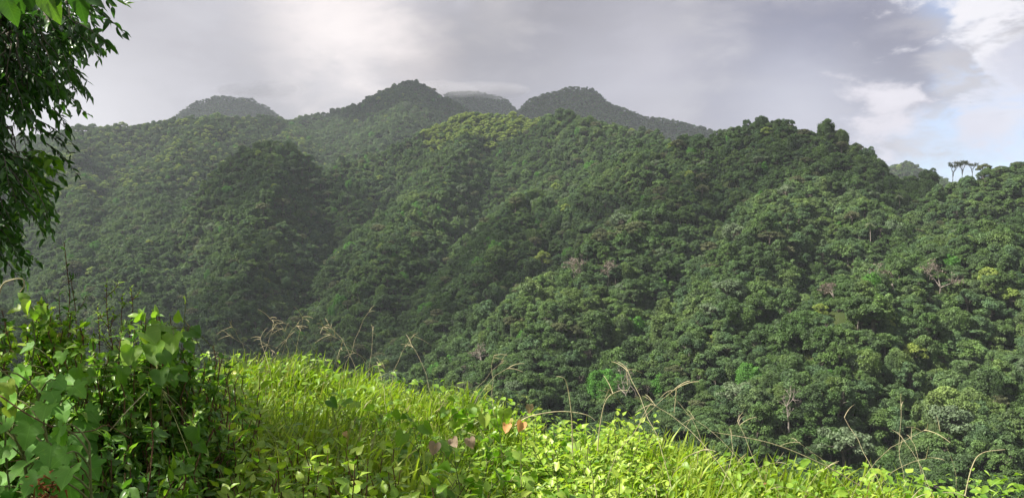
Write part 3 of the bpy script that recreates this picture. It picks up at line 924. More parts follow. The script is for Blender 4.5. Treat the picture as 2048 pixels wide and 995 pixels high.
# ---------------------------------------------------------------- all other trees: one mass
def instancer(name, P, idx, rz, sc3, meshes):
    """one object whose points carry instanced meshes"""
    me = bpy.data.meshes.new(name)
    me.vertices.add(len(P)); me.vertices.foreach_set('co', np.asarray(P, np.float32).ravel())
    for nm_, typ, arr in (('kind_index', 'INT', idx.astype(np.int32)), ('turn', 'FLOAT', rz.astype(np.float32))):
        a = me.attributes.new(nm_, typ, 'POINT'); a.data.foreach_set('value', arr)
    a = me.attributes.new('size3', 'FLOAT_VECTOR', 'POINT'); a.data.foreach_set('vector', sc3.astype(np.float32).ravel())
    o = obj(name, me)
    col = bpy.data.collections.new(name + '_kinds')
    for k, m_ in enumerate(meshes):
        c = bpy.data.objects.new('%s_kind_%02d' % (name, k), m_); col.objects.link(c)
    ng = bpy.data.node_groups.new(name, 'GeometryNodeTree')
    ng.interface.new_socket('Geometry', in_out='INPUT', socket_type='NodeSocketGeometry')
    ng.interface.new_socket('Geometry', in_out='OUTPUT', socket_type='NodeSocketGeometry')
    N = ng.nodes.new; L = ng.links.new
    gi = N('NodeGroupInput'); go = N('NodeGroupOutput')
    mp = N('GeometryNodeMeshToPoints'); L(gi.outputs[0], mp.inputs[0])
    ci = N('GeometryNodeCollectionInfo'); ci.inputs[0].default_value = col; ci.inputs[1].default_value = True; ci.inputs[2].default_value = True
    ip = N('GeometryNodeInstanceOnPoints'); ip.inputs['Pick Instance'].default_value = True
    L(mp.outputs[0], ip.inputs['Points']); L(ci.outputs[0], ip.inputs['Instance'])
    def att(nm_, typ):
        a_ = N('GeometryNodeInputNamedAttribute'); a_.data_type = typ; a_.inputs[0].default_value = nm_; return a_.outputs[0]
    L(att('kind_index', 'INT'), ip.inputs['Instance Index'])
    cx = N('ShaderNodeCombineXYZ'); L(att('turn', 'FLOAT'), cx.inputs[2])
    L(cx.outputs[0], ip.inputs['Rotation'])
    L(att('size3', 'FLOAT_VECTOR'), ip.inputs['Scale'])
    L(ip.outputs[0], go.inputs[0])
    md = o.modifiers.new('instances', 'NODES'); md.node_group = ng
    return o

def joined(cm, tm):
    """crown and trunk in one mesh for the distant mass"""
    import bmesh
    bm = bmesh.new(); bm.from_mesh(cm); n0 = len(bm.faces); bm.from_mesh(tm); bm.faces.ensure_lookup_table()
    for f in bm.faces[n0:]: f.material_index = 1
    me = bpy.data.meshes.new('tree_mass'); bm.to_mesh(me); bm.free()
    me.materials.append(cm.materials[0]); me.materials.append(tm.materials[0])
    return me

ks = [joined(k[0], k[1]) for k in KINDS]
ks += [joined(KS['silver'][0], KS['silver'][1]), joined(KS['yellow'][0], KS['yellow'][1]), joined(KS['bright'][0], KS['bright'][1]), joined(KS['olive'][0], KS['olive'][1])]
ridx = np.where(rest)[0]
kr = kind[ridx].copy()
u = rng.random(len(ridx))
kr = np.where(u < 0.014, N_MAIN + 1, kr); kr = np.where((u > 0.03) & (u < 0.036), N_MAIN + 2, kr)
kr = np.where((u > 0.055) & (u < 0.072), N_MAIN + 3, kr); kr = np.where((u > 0.09) & (u < 0.11), N_MAIN + 4, kr)
# yellow-leaved trees put the sunlight on the spur top into the colour
sp_top = at(990, 225, 830)
near = np.hypot(XY[ridx, 0] - sp_top[0], XY[ridx, 1] - sp_top[1]) < 75
kr = np.where(near & (rng.random(len(ridx)) < 0.85), N_MAIN + 2, kr)
sp2 = at(680, 320, 900)
near2 = np.hypot(XY[ridx, 0] - sp2[0], XY[ridx, 1] - sp2[1]) < 90  # lit patch left of the spur, given by yellow-leaved trees
near3 = np.hypot(XY[ridx, 0] - at(360, 290, 1080)[0], (XY[ridx, 1] - 1080) * 0.8) < 190  # sun on the upper left hillside, put into the leaf colour
kr = np.where(near3 & (rng.random(len(ridx)) < 0.16), N_MAIN + 2, kr)
kr = np.where(near2 & (rng.random(len(ridx)) < 0.35), N_MAIN + 2, kr)
Pm = np.stack([XY[ridx, 0], XY[ridx, 1], GZ[ridx] - 0.4], -1)
forest = instancer('forest', Pm, kr, rot[ridx], np.stack([scl[ridx], scl[ridx], hz[ridx]], -1), ks)
tag(forest, 'dense green broadleaf forest covering the mountain slopes', kind='stuff')
# undergrowth between the trunks
nu = int(NTREE * 0.6); sel = rng.choice(NTREE, nu)
ux = XY[sel, 0] + rng.normal(size=nu) * 3.2; uy = XY[sel, 1] + rng.normal(size=nu) * 3.2
uz = height(ux, uy)
us = rng.uniform(0.5, 0.9, nu)
un = instancer('undergrowth', np.stack([ux, uy, uz - 2.6 * us], -1), rng.choice([8, 1, 5], nu), rng.uniform(0, 6.28, nu), np.stack([us * 1.2, us * 1.2, us], -1), ks[:N_MAIN])
tag(un, 'low green bushes filling the gaps under the forest trees', kind='stuff')

# ---------------------------------------------------------------- the air
def box_obj(name, lo, hi):
    x0, y0, z0 = lo; x1, y1, z1 = hi
    V = [(x, y, z) for x in (x0, x1) for y in (y0, y1) for z in (z0, z1)]
    Fq = np.array([[0, 1, 3, 2], [4, 6, 7, 5], [0, 4, 5, 1], [2, 3, 7, 6], [0, 2, 6, 4], [1, 5, 7, 3]])
    me = mesh_data(name, V, [Fq])
    return obj(name, me)

HAZE = 0.000100
hz_o = box_obj('haze', (-3000, -3000, -130), (3000, 3000, 480))
tag(hz_o, 'thin bluish haze filling the valley air', kind='stuff')
m = bpy.data.materials.new('haze'); m.use_nodes = True
t = NT(m.node_tree)
pv = t.n('ShaderNodeVolumePrincipled', {'Color': (0.80, 0.87, 1.0, 1), 'Density': HAZE, 'Anisotropy': 0.0})
t.n('ShaderNodeOutputMaterial', {'Volume': pv.outputs[0]})
hz_o.data.materials.append(m)


# ---------------------------------------------------------------- unseen clouds added above the frame to shade chosen slopes
cm_ = bpy.data.materials.new('cloud'); cm_.use_nodes = True
t = NT(cm_.node_tree)
df = t.n('ShaderNodeBsdfDiffuse', {'Color': (0.85, 0.85, 0.88, 1)})
tl = t.n('ShaderNodeBsdfTranslucent', {'Color': (0.85, 0.85, 0.88, 1)})
mx = t.n('ShaderNodeMixShader', {0: 0.5, 1: df.outputs[0], 2: tl.outputs[0]})
tpn = t.n('ShaderNodeBsdfTransparent', {})
pos = t.n('ShaderNodeNewGeometry').outputs['Position']
thin = t.n('ShaderNodeMapRange', {0: t.noise(pos, 0.012, 4, 0.55).outputs[0], 1: 0.40, 2: 0.60, 3: 0.58, 4: 0.92}).outputs[0]
mx2 = t.n('ShaderNodeMixShader', {0: thin, 1: mx.outputs[0], 2: tpn.outputs[0]})
t.n('ShaderNodeOutputMaterial', {'Surface': mx2.outputs[0]})

cm2_ = cm_.copy(); cm2_.name = 'thick_shade_cloud'  # denser copy for the added clouds that shade the far peaks
for nd in cm2_.node_tree.nodes:
    if nd.type == 'MAP_RANGE': nd.inputs[3].default_value = 0.10; nd.inputs[4].default_value = 0.45

def cloud(px, py, Y, rx, ry, seed, lift=750.0, flat=0.22, label='', thick=False):
    """an unseen lumpy cloud added so that its shadow falls round the place (px, py) at distance Y"""
    c = at(px, py, Y); c = c + SUN * (lift / SUN[2])
    nu, nv = 48, 24
    a = np.linspace(0, 2 * np.pi, nu, endpoint=False); b = np.linspace(-np.pi / 2, np.pi / 2, nv)
    A, B = np.meshgrid(a, b, indexing='ij')
    lump = 1 + 0.55 * fbm(np.cos(A) * 2.2 + 9, np.sin(A) * 2.2 + B * 1.2, seed, 4)
    X = np.cos(A) * np.cos(B) * rx * lump; Yy = np.sin(A) * np.cos(B) * ry * lump
    Z = np.where(np.sin(B) > 0, 1.0, 0.35) * np.sin(B) * min(rx, ry) * flat * 2 * (1 + 0.6 * fbm(X / 40, Yy / 40, seed + 5, 3))
    V = np.stack([X, Yy, Z], -1).reshape(-1, 3)
    i = np.arange(nu)[:, None]; j = np.arange(nv - 1)[None, :]; i2 = (i + 1) % nu
    Fq = np.stack([i * nv + j, i2 * nv + j, i2 * nv + j + 1, i * nv + j + 1], -1).reshape(-1, 4)
    o = obj('cloud', mesh_data('cloud', V, [Fq], [cm2_ if thick else cm_], smooth=True), None, c)
    tag(o, label, 'cloud', 'unseen clouds added to shade the slopes', kind='structure')

cloud(400, 600, 420, 200, 120, 901)            # dark foot of the valley
cloud(530, 330, 690, 75, 75, 903)              # the knoll
cloud(850, 225, 1450, 190, 130, 904, thick=True)           # central peak
cloud(1200, 210, 1700, 330, 230, 905, thick=True)          # right peak
cloud(440, 220, 2300, 300, 260, 906, thick=True)
cloud(960, 200, 2300, 260, 160, 907, thick=True)
cloud(1500, 310, 440, 120, 60, 908)             # right ridge top


# ---------------------------------------------------------------- mist caught on the far summits
mm = bpy.data.materials.new('mist'); mm.use_nodes = True
t = NT(mm.node_tree)
pv = t.n('ShaderNodeVolumePrincipled', {'Color': (0.80, 0.79, 0.84, 1), 'Density': 0.0026, 'Anisotropy': 0.0})
t.n('ShaderNodeOutputMaterial', {'Volume': pv.outputs[0]})
mist_o = None
for (px, py, Y, rx, ry, rz, sd) in [(495, 184, 2180, 80, 60, 17, 1), (520, 180, 2230, 120, 70, 20, 2), (885, 180, 2150, 100, 70, 22, 4), (960, 180, 2170, 130, 80, 20, 5), (1000, 184, 2200, 70, 60, 18, 6)]:
    c = at(px, py, Y); nu, nv = 32, 17
    a = np.linspace(0, 2 * np.pi, nu, endpoint=False); b = np.linspace(-np.pi / 2, np.pi / 2, nv)
    A, B = np.meshgrid(a, b, indexing='ij')
    l_ = 1 + 0.4 * fbm(np.cos(A) * 1.5 + 4, np.sin(A) * 1.5 + B, 700 + sd, 3)
    V = np.stack([np.cos(A) * np.cos(B) * rx * l_, np.sin(A) * np.cos(B) * ry * l_, np.sin(B) * rz * l_], -1).reshape(-1, 3)
    i = np.arange(nu)[:, None]; j = np.arange(nv - 1)[None, :]; i2 = (i + 1) % nu
    Fq = np.stack([i * nv + j, i2 * nv + j, i2 * nv + j + 1, i * nv + j + 1], -1).reshape(-1, 4)
    o = obj('mist', mesh_data('mist', V, [Fq], [mm], smooth=True), None, c)
    tag(o, 'thin cloud clinging to the far summits', kind='stuff')

# ================================================================ the near slope
def half_leaf(out, mid, fold=0.25, droop=0.35, wave=0.0, cup=0.0):
    """leaf from its right half outline; base at origin, tip along +y, length 1"""
    out = np.array(out, float); mid = np.array(mid, float); n = len(out)
    rows = []; uvs = []
    for sgn_s in (-1.0, -0.5, 0.0, 0.5, 1.0):
        s = abs(sgn_s)
        x = out[:, 0] * s * np.sign(sgn_s) if s else np.zeros(n)
        y = mid * (1 - s) + out[:, 1] * s
        z = fold * np.abs(x) - droop * np.clip(y, 0, 2) ** 2 + wave * np.sin(y * 9 + sgn_s * 2) * np.abs(x) - cup * x * x
        rows.append(np.stack([x, y, z], -1)); uvs.append(np.stack([x, y], -1))
    V = np.concatenate(rows); U = np.concatenate(uvs)
    j = np.arange(n - 1)[None, :]; i = np.arange(4)[:, None]
    Fq = np.stack([i * n + j, (i + 1) * n + j, (i + 1) * n + j + 1, i * n + j + 1], -1).reshape(-1, 4)
    return V, Fq, None, U

def ovate(wd, fold, droop, wave=0.1):
    t = np.linspace(0, 1, 7)
    wv = wd * np.sin(np.pi * t ** 0.75) ** 0.9 * (1 - 0.25 * t)
    wv[0] = 0.01; wv[-1] = 0.0
    return half_leaf(np.stack([wv, t], -1), t, fold, droop, wave)

OV = [ovate(0.30, 0.35, 0.30), ovate(0.33, 0.15, 0.15, 0.2), ovate(0.27, 0.5, 0.55), ovate(0.31, 0.25, -0.05, 0.15)]
ACU = [ovate(0.19, 0.30, 0.35), ovate(0.17, 0.15, 0.60), ovate(0.21, 0.4, 0.20)]
TRL = [ovate(0.25, 0.35, 0.40, 0.2), ovate(0.22, 0.15, 0.60, 0.2), ovate(0.27, 0.55, 0.20)]       # long pointed leaves
NAR = [ovate(0.11, 0.30, 0.30), ovate(0.09, 0.15, 0.10)]
_ho = [(0.0, 0.0), (0.13, -0.13), (0.33, -0.17), (0.50, -0.02), (0.54, 0.20), (0.45, 0.48), (0.27, 0.74), (0.10, 0.92), (0, 1.02)]
_hm = [0, 0.02, 0.07, 0.18, 0.34, 0.54, 0.76, 0.91, 1.02]
HEART = [half_leaf(_ho, _hm, 0.35, 0.35, 0.2), half_leaf(_ho, _hm, 0.65, 0.15, 0.1), half_leaf(_ho, _hm, 0.05, 0.55, 0.25, 0.5), half_leaf(_ho, _hm, 0.9, 0.3, 0.1), half_leaf(_ho, _hm, 0.2, -0.2, 0.3, -0.3)]
_lo = [(0, 0), (0.12, -0.14), (0.30, -0.20), (0.47, -0.16), (0.50, -0.02), (0.44, 0.07), (0.56, 0.16), (0.68, 0.33), (0.66, 0.42), (0.48, 0.42), (0.36, 0.48), (0.37, 0.62), (0.27, 0.78), (0.14, 0.92), (0, 1.08)]
_lm = [0, 0.01, 0.03, 0.06, 0.12, 0.18, 0.24, 0.32, 0.40, 0.46, 0.54, 0.64, 0.78, 0.92, 1.08]
LOBED = [half_leaf(_lo, _lm, 0.20, 0.20, 0.12), half_leaf(_lo, _lm, 0.08, 0.35, 0.18, 0.15), half_leaf(_lo, _lm, 0.35, 0.10, 0.10)]

def blade_tpl(bend, w=0.028, n=7, fold=0.3):
    t = np.linspace(0, 1, n)
    ang = bend * t ** 1.3
    y = np.concatenate([[0], np.cumsum(np.cos(ang[:-1]))]) / (n - 1)
    z = np.concatenate([[0], np.cumsum(-np.sin(ang[:-1]))]) / (n - 1)
    wv = w * np.clip(1.15 - t, 0, 1) ** 0.7 * np.clip(0.5 + 2.5 * t, 0, 1); wv[-1] = 0.001
    V = []; U = []
    for sx in (-1, 0, 1):
        V.append(np.stack([sx * wv, y, z + (fold * wv if sx else 0 * wv)], -1)); U.append(np.stack([sx * wv, t], -1))
    V = np.concatenate(V); U = np.concatenate(U)
    j = np.arange(n - 1)[None, :]; i = np.arange(2)[:, None]
    Fq = np.stack([i * n + j, (i + 1) * n + j, (i + 1) * n + j + 1, i * n + j + 1], -1).reshape(-1, 4)
    return V, Fq, None, U

BL = [blade_tpl(0.6, 0.022), blade_tpl(1.3, 0.026), blade_tpl(2.0, 0.024), blade_tpl(2.6, 0.020), blade_tpl(0.3, 0.018), blade_tpl(1.7, 0.030)]

M['grass'] = leaf_material('grass_blades', [(0.0, (0.36, 0.32, 0.15)), (0.05, (0.24, 0.27, 0.07)), (0.10, (0.135, 0.215, 0.026)), (0.5, (0.265, 0.365, 0.042)), (0.85, (0.380, 0.460, 0.075)), (1.0, (0.47, 0.52, 0.14))], world_var=False, trans=0.45, per='tint', lo=0.85, hi=1.1, transcol=(1.4, 1.6, 0.5), rough=0.45, spec=0.35)
M['weed'] = leaf_material('weed_leaves', [(0.0, (0.060, 0.140, 0.016)), (0.3, (0.100, 0.220, 0.022)), (0.7, (0.200, 0.325, 0.036)), (0.93, (0.310, 0.410, 0.065)), (0.97, (0.30, 0.26, 0.06)), (1.0, (0.28, 0.15, 0.06))], world_var=False, trans=0.38, per='tint', lo=0.9, hi=1.1, vein='pinnate', rough=0.42, spec=0.4, transcol=(1.4, 1.6, 0.5))
M['heart'] = leaf_material('heart_leaves', [(0.0, (0.075, 0.180, 0.026)), (0.35, (0.130, 0.260, 0.033)), (0.75, (0.210, 0.340, 0.052)), (0.90, (0.30, 0.38, 0.08)), (0.94, (0.32, 0.20, 0.05)), (1.0, (0.30, 0.13, 0.05))], world_var=False, trans=0.42, per='tint', lo=0.95, hi=1.05, vein='palmate', rough=0.45, spec=0.35, transcol=(1.4, 1.6, 0.5))
M['pink'] = leaf_material('pinkish_leaves', [(0.0, (0.34, 0.30, 0.20)), (0.5, (0.36, 0.28, 0.20)), (1.0, (0.36, 0.20, 0.08))], world_var=False, trans=0.3, per='tint', vein='palmate', rough=0.5, transcol=(1.3, 1.1, 0.8))
M['lobed'] = leaf_material('lobed_leaves', [(0.0, (0.060, 0.170, 0.028)), (0.5, (0.100, 0.250, 0.040)), (1.0, (0.170, 0.350, 0.055))], world_var=False, trans=0.36, per='tint', lo=0.9, hi=1.1, vein='palmate', rough=0.55, spec=0.22)
M['bush'] = leaf_material('bush_leaves', [(0.0, (0.035, 0.095, 0.016)), (0.5, (0.075, 0.175, 0.026)), (0.85, (0.130, 0.260, 0.036)), (1.0, (0.22, 0.34, 0.05))], world_var=False, trans=0.36, per='tint', lo=0.9, hi=1.1, rough=0.4, spec=0.45)
M['treeleaf'] = leaf_material('hanging_leaves', [(0.0, (0.022, 0.068, 0.014)), (0.5, (0.045, 0.120, 0.022)), (0.85, (0.085, 0.200, 0.028)), (1.0, (0.18, 0.33, 0.03))], world_var=False, trans=0.32, per='tint', lo=0.9, hi=1.1, rough=0.32, spec=0.5, vein='pinnate')
M['stem'] = bark_material('green_stem', (0.10, 0.14, 0.05), (0.22, 0.22, 0.09), 30)
M['redstem'] = bark_material('brown_stem', (0.09, 0.05, 0.03), (0.20, 0.12, 0.07), 30)
M['straw'] = bark_material('straw', (0.30, 0.27, 0.15), (0.52, 0.47, 0.30), 30)
M['flower'] = bark_material('dry_flower', (0.22, 0.08, 0.03), (0.40, 0.18, 0.06), 40)
M['white'] = bark_material('pale_wall', (0.55, 0.54, 0.50), (0.70, 0.69, 0.65), 3)


def gz(x, y):
    return height(np.asarray(x, float), np.asarray(y, float))

def gz1(x, y): return float(gz(np.array([x]), np.array([y]))[0])

UPV = np.array([0, 0, 1.0])

def scat(g, tpls, d, nrm, T, size, tint, r):
    k = r.integers(0, len(tpls), len(T))
    for i, tp in enumerate(tpls):
        s = k == i
        if s.any(): g.scatter(tp, frames(d[s], nrm[s]) * size[s][:, None, None], T[s], tint[s])
    return g


# ---------------------------------------------------------------- grass and ground cover (nobody could count them)
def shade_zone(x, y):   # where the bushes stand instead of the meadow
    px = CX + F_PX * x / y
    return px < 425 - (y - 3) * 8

def yc_of(x): return crest_x(x, [-4, -3.0, -2.5, -2, -0.8, 0.2, 1.2, 2.2, 4], [3.6, 4.0, 6.1, 6.4, 5.9, 5.3, 5.0, 4.5, 4.2])

def sow(n, r, y0=1.7, past=1.0):
    x = r.uniform(-5.5, 4.6, n * 3); y = r.uniform(y0, 8.0, n * 3)
    ok = (np.abs(x) < y * 0.78 + 1.1) & (y < yc_of(x) + past)
    return x[ok][:n], y[ok][:n]

def lushness(x, y): return np.clip(0.5 + 1.3 * fbm(x * 0.8 + 3, y * 0.8, 61, 3), 0, 1)

r = np.random.default_rng(101)
x, y = sow(92000, r, past=1.3)
px = CX + F_PX * x / y
g = Geo()
sh = shade_zone(x, y)
keepg = np.where(sh, r.random(len(x)) < 0.25, True)
# shaded foot and leafy foreground carry fewer blades
leafy = (y < 3.6) & (px < 1150)
keepg &= ~(leafy & (r.random(len(x)) < 0.84))
keepg &= ~((px > 950) & (r.random(len(x)) < 0.22))
x, y = x[keepg], y[keepg]; n = len(x); px = px[keepg]
tall = 0.18 + 0.22 * lushness(x * 1.7, y * 1.7)
ln = tall * r.uniform(0.55, 1.35, n)
a = r.uniform(0, 2 * np.pi, n)
lean = r.uniform(0.05, 1.5, n) ** 1.0
d = np.stack([np.cos(a) * lean + 0.15, np.sin(a) * lean, np.ones(n)], -1)
nr = np.stack([-np.cos(a), -np.sin(a), 0.4 + lean], -1)
nr = -nr * np.array([1, 1, -1])
tn = np.clip(0.30 + 0.45 * lushness(x + 7, y) + r.normal(size=n) * 0.14, 0.11, 1)
tn = np.where(r.random(n) < 0.13, r.uniform(0, 0.09, n), tn)
T = np.stack([x, y, gz(x, y) - 0.03], -1)
scat(g, BL, d, nr, T, ln, tn, r)
o = obj('grass', g.mesh('grass', [M['grass']], True))
tag(o, 'bright yellow-green grass growing thick on the near slope', kind='stuff')

# broad leaves of the ground cover
g = Geo()
x, y = sow(19500, r, past=0.7)
px = CX + F_PX * x / y
dens = np.where(px > 900, 0.62, 0.22) * np.where(y < 3.6, 0.9, 1.0)
dens = np.where(shade_zone(x, y), 0.85, dens)
k = r.random(len(x)) < dens
x, y, px = x[k], y[k], px[k]; n = len(x)
h = r.uniform(0.10, 0.40, n) * np.where(shade_zone(x, y), 0.7, 1)
T = np.stack([x, y, gz(x, y) + h], -1)
a = r.uniform(0, 2 * np.pi, n)
d = np.stack([np.cos(a), np.sin(a), r.uniform(-0.7, 0.5, n)], -1)
nr = unit(np.array([0.0, -0.25, 1.0]) + r.normal(size=(n, 3)) * 0.35)
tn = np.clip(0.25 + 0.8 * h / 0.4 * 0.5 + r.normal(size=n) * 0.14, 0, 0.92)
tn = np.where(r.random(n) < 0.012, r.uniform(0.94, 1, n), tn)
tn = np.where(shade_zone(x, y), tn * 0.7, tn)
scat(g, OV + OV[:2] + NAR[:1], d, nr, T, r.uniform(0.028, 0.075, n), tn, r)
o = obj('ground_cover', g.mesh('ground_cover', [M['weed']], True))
tag(o, 'low leafy weeds carpeting the near slope among the grass', kind='stuff')


# ---------------------------------------------------------------- leafy weeds, vines and grass stalks, each its own plant
def curve_pts(p0, p1, sag, n=8, r=None, wob=0.02):
    q = np.linspace(0, 1, n)[:, None]
    P = np.array(p0) * (1 - q) + np.array(p1) * q + np.array(sag) * (4 * q * (1 - q))
    if r is not None: P[1:-1] += r.normal(size=(n - 2, 3)) * wob
    return P

def weed_proto(seed, H=0.46, n_stem=3, leaf=0.05, tpl=None, mat='weed', stem='redstem', per=16, bright=0.5):
    r = np.random.default_rng(seed); root = empty('leafy_weed', (0, 0, 0)); lg = Geo(); sg = Geo()
    for s in range(n_stem):
        a = r.uniform(0, 6.28); out = r.uniform(0.03, 0.16)
        hh = H * r.uniform(0.75, 1.1)
        P = curve_pts((0, 0, -0.03), (math.cos(a) * out, math.sin(a) * out, hh), (r.normal() * 0.02, r.normal() * 0.02, 0), 8, r, 0.006)
        sg.tube(P, np.linspace(0.0042, 0.0018, 8), 5)
        n = per
        t_ = np.linspace(0.22, 1.0, n) ** 0.9
        B = np.stack([np.interp(t_, np.linspace(0, 1, 8), P[:, i]) for i in range(3)], -1)
        aa = np.arange(n) * 2.4 + r.uniform(0, 6) + r.normal(size=n) * 0.25
        d = np.stack([np.cos(aa), np.sin(aa), 0.25 + 0.8 * (t_ ** 3) - 0.2 * r.random(n)], -1)
        nr = unit(UPV + 0.25 * r.normal(size=(n, 3)))
        sz = leaf * (1.15 - 0.5 * t_) * r.uniform(0.8, 1.2, n)
        B = B + unit(d) * 0.010
        scat(lg, tpl or OV, d, nr, B, sz, np.clip(bright + 0.25 * t_ + r.normal(size=n) * 0.12, 0, 0.93), r)
    obj('stem', sg.mesh('stem', [M[stem]], True), root)
    obj('leaves', lg.mesh('leaves', [M[mat]], True), root)
    return root

def heart_proto(seed, L=0.5, leaf=0.085, n=13, mat='heart'):
    r = np.random.default_rng(seed); root = empty('heart_leaved_vine', (0, 0, 0)); lg = Geo(); sg = Geo()
    a = r.uniform(0, 6.28)
    P = curve_pts((0, 0, -0.02), (math.cos(a) * L * 0.6, math.sin(a) * L * 0.6, 0.34), (0, 0, 0.16), 10, r, 0.015)
    sg.tube(P, np.linspace(0.0035, 0.0015, 10), 5)
    t_ = np.linspace(0.25, 1.0, n)
    B = np.stack([np.interp(t_, np.linspace(0, 1, 10), P[:, i]) for i in range(3)], -1)
    side = np.where(np.arange(n) % 2, 1, -1)
    ax = np.array([-math.sin(a), math.cos(a), 0])
    off = side[:, None] * ax * 0.06 + r.normal(size=(n, 3)) * 0.02 + UPV * 0.03
    for i in range(n): sg.tube(np.array([B[i], B[i] + off[i] * 0.6 + UPV * 0.01, B[i] + off[i]]), [0.0016, 0.0013, 0.001], 4)
    d = off + np.array([0, -0.02, -0.05]) + r.normal(size=(n, 3)) * 0.03
    nr = unit(np.array([0, -0.5, 0.9]) + r.normal(size=(n, 3)) * 0.4)
    scat(lg, HEART, d, nr, B + off, leaf * 0.78 * r.uniform(0.55, 1.15, n), np.clip(0.5 + r.normal(size=n) * 0.2, 0, 0.92), r)
    obj('stem', sg.mesh('stem', [M['stem']], True), root)
    obj('leaves', lg.mesh('leaves', [M[mat]], True), root)
    return root

def stalk_proto(seed, H=0.75, spikes=4):
    r = np.random.default_rng(seed); root = empty('grass_stalk', (0, 0, 0)); sg = Geo(); hg = Geo()
    a = r.uniform(0, 6.28); out = H * r.uniform(0.15, 0.7)
    P = curve_pts((0, 0, -0.03), (math.cos(a) * out, math.sin(a) * out, H * 0.92), (-math.cos(a) * out * 0.30, -math.sin(a) * out * 0.30, H * 0.08), 10, r, 0.006)
    sg.tube(P, np.linspace(0.0018, 0.0009, 10), 4)
    tip = P[-1]; dr = unit(P[-1] - P[-2])
    for s in range(spikes):
        dd = unit(dr * 0.7 + r.normal(size=3) * 0.55); L = r.uniform(0.07, 0.15)
        Q = np.array([tip - dr * 0.015 * s + dd * L * q + np.array([0, 0, -0.30 * L * q * q]) for q in np.linspace(0, 1, 6)])
        hg.tube(Q, np.linspace(0.0024, 0.0010, 6), 4)
    obj('stem', sg.mesh('stem', [M['straw']], True), root)
    obj('seed_head', hg.mesh('seed_head', [M['straw']], True), root)
    return root

def spread(protos, spots, label, cat, group, r, smin=0.8, smax=1.2, tilt=0.15):
    usedp = [False] * len(protos)
    for (x, y) in spots:
        k = int(r.integers(0, len(protos)))
        o = protos[k] if not usedp[k] else copy_tree(protos[k]); usedp[k] = True
        s = float(r.uniform(smin, smax))
        o.location = (float(x), float(y), gz1(x, y)); o.scale = (s, s, s)
        o.rotation_euler = (float(r.normal() * tilt), float(r.normal() * tilt), float(r.uniform(0, 6.28)))
        tag(o, label, cat, group)
    for k, u_ in enumerate(usedp):
        if not u_:
            for ch in list(protos[k].children): bpy.data.objects.remove(ch)
            bpy.data.objects.remove(protos[k])

def spots_px(n, r, px0, px1, y0, y1):
    Y = r.uniform(y0, y1, n); P = r.uniform(px0, px1, n)
    return np.stack([(P - CX) / F_PX * Y, Y], -1)

r = np.random.default_rng(202)
spread([weed_proto(s, 0.40 + 0.03 * (s % 4), 4, 0.074, per=15) for s in range(301, 309)], np.vstack([spots_px(105, r, 420, 1000, 1.9, 3.5), spots_px(30, r, 370, 500, 2.6, 4.6)]),
       'knee-high leafy weed with dark stems standing in front of the bright grass', 'weed', 'leafy weeds in front of the meadow', r)
spread([weed_proto(s, 0.42, 4, 0.062, stem='stem', bright=0.6) for s in range(311, 315)], spots_px(34, r, 1080, 1330, 3.6, 5.0),
       'bright green bushy weed on the middle of the weedy crest', 'weed', 'bright bushy weeds on the crest', r, 0.85, 1.25)
spread([weed_proto(s, 0.34, 3, 0.052, stem='redstem', bright=0.55) for s in range(321, 325)], spots_px(56, r, 1250, 2080, 2.8, 4.5),
       'low reddish-stemmed weed among the grass at the right end of the slope', 'weed', 'low weeds at the right end of the slope', r, 0.7, 1.1)
spread([weed_proto(s, 0.34, 3, 0.050, tpl=ACU, stem='stem', bright=0.5) for s in range(331, 334)], spots_px(30, r, 560, 1050, 4.0, 5.4),
       'pointed-leaf weed growing up through the bright grass', 'weed', 'pointed-leaf weeds in the meadow', r, 0.7, 1.0)
spread([heart_proto(s) for s in range(341, 346)], np.vstack([spots_px(28, r, 760, 1120, 2.9, 4.8), spots_px(12, r, 600, 1000, 2.4, 3.2)]),
       'light green heart-leaved vine sprawling over the middle of the weeds', 'vine', 'heart-leaved vines in the middle', r, 0.75, 1.15, 0.1)
spread([heart_proto(s, leaf=0.07) for s in range(351, 354)], spots_px(46, r, 1100, 2050, 2.9, 4.5),
       'heart-leaved vine creeping through the weeds on the right', 'vine', 'heart-leaved vines at the right', r, 0.7, 1.0, 0.1)
spread([stalk_proto(s, 0.62 + 0.05 * (s % 4), 2 + s % 4) for s in range(361, 369)], np.vstack([spots_px(26, r, 470, 800, 5.4, 6.6), spots_px(6, r, 800, 1000, 5.0, 5.8)]),
       'thin straw-coloured grass stalk with splayed seed spikes above the meadow crest', 'grass stalk', 'seed stalks above the meadow crest', r, 0.75, 1.2, 0.12)
spread([stalk_proto(s, 0.66 + 0.06 * (s % 4), 1 + s % 4) for s in range(371, 378)], spots_px(24, r, 1020, 2040, 3.6, 4.9),
       'long bent straw-coloured grass stalk arching over the right end of the slope', 'grass stalk', 'bent grass stalks at the right', r, 0.75, 1.25, 0.30)


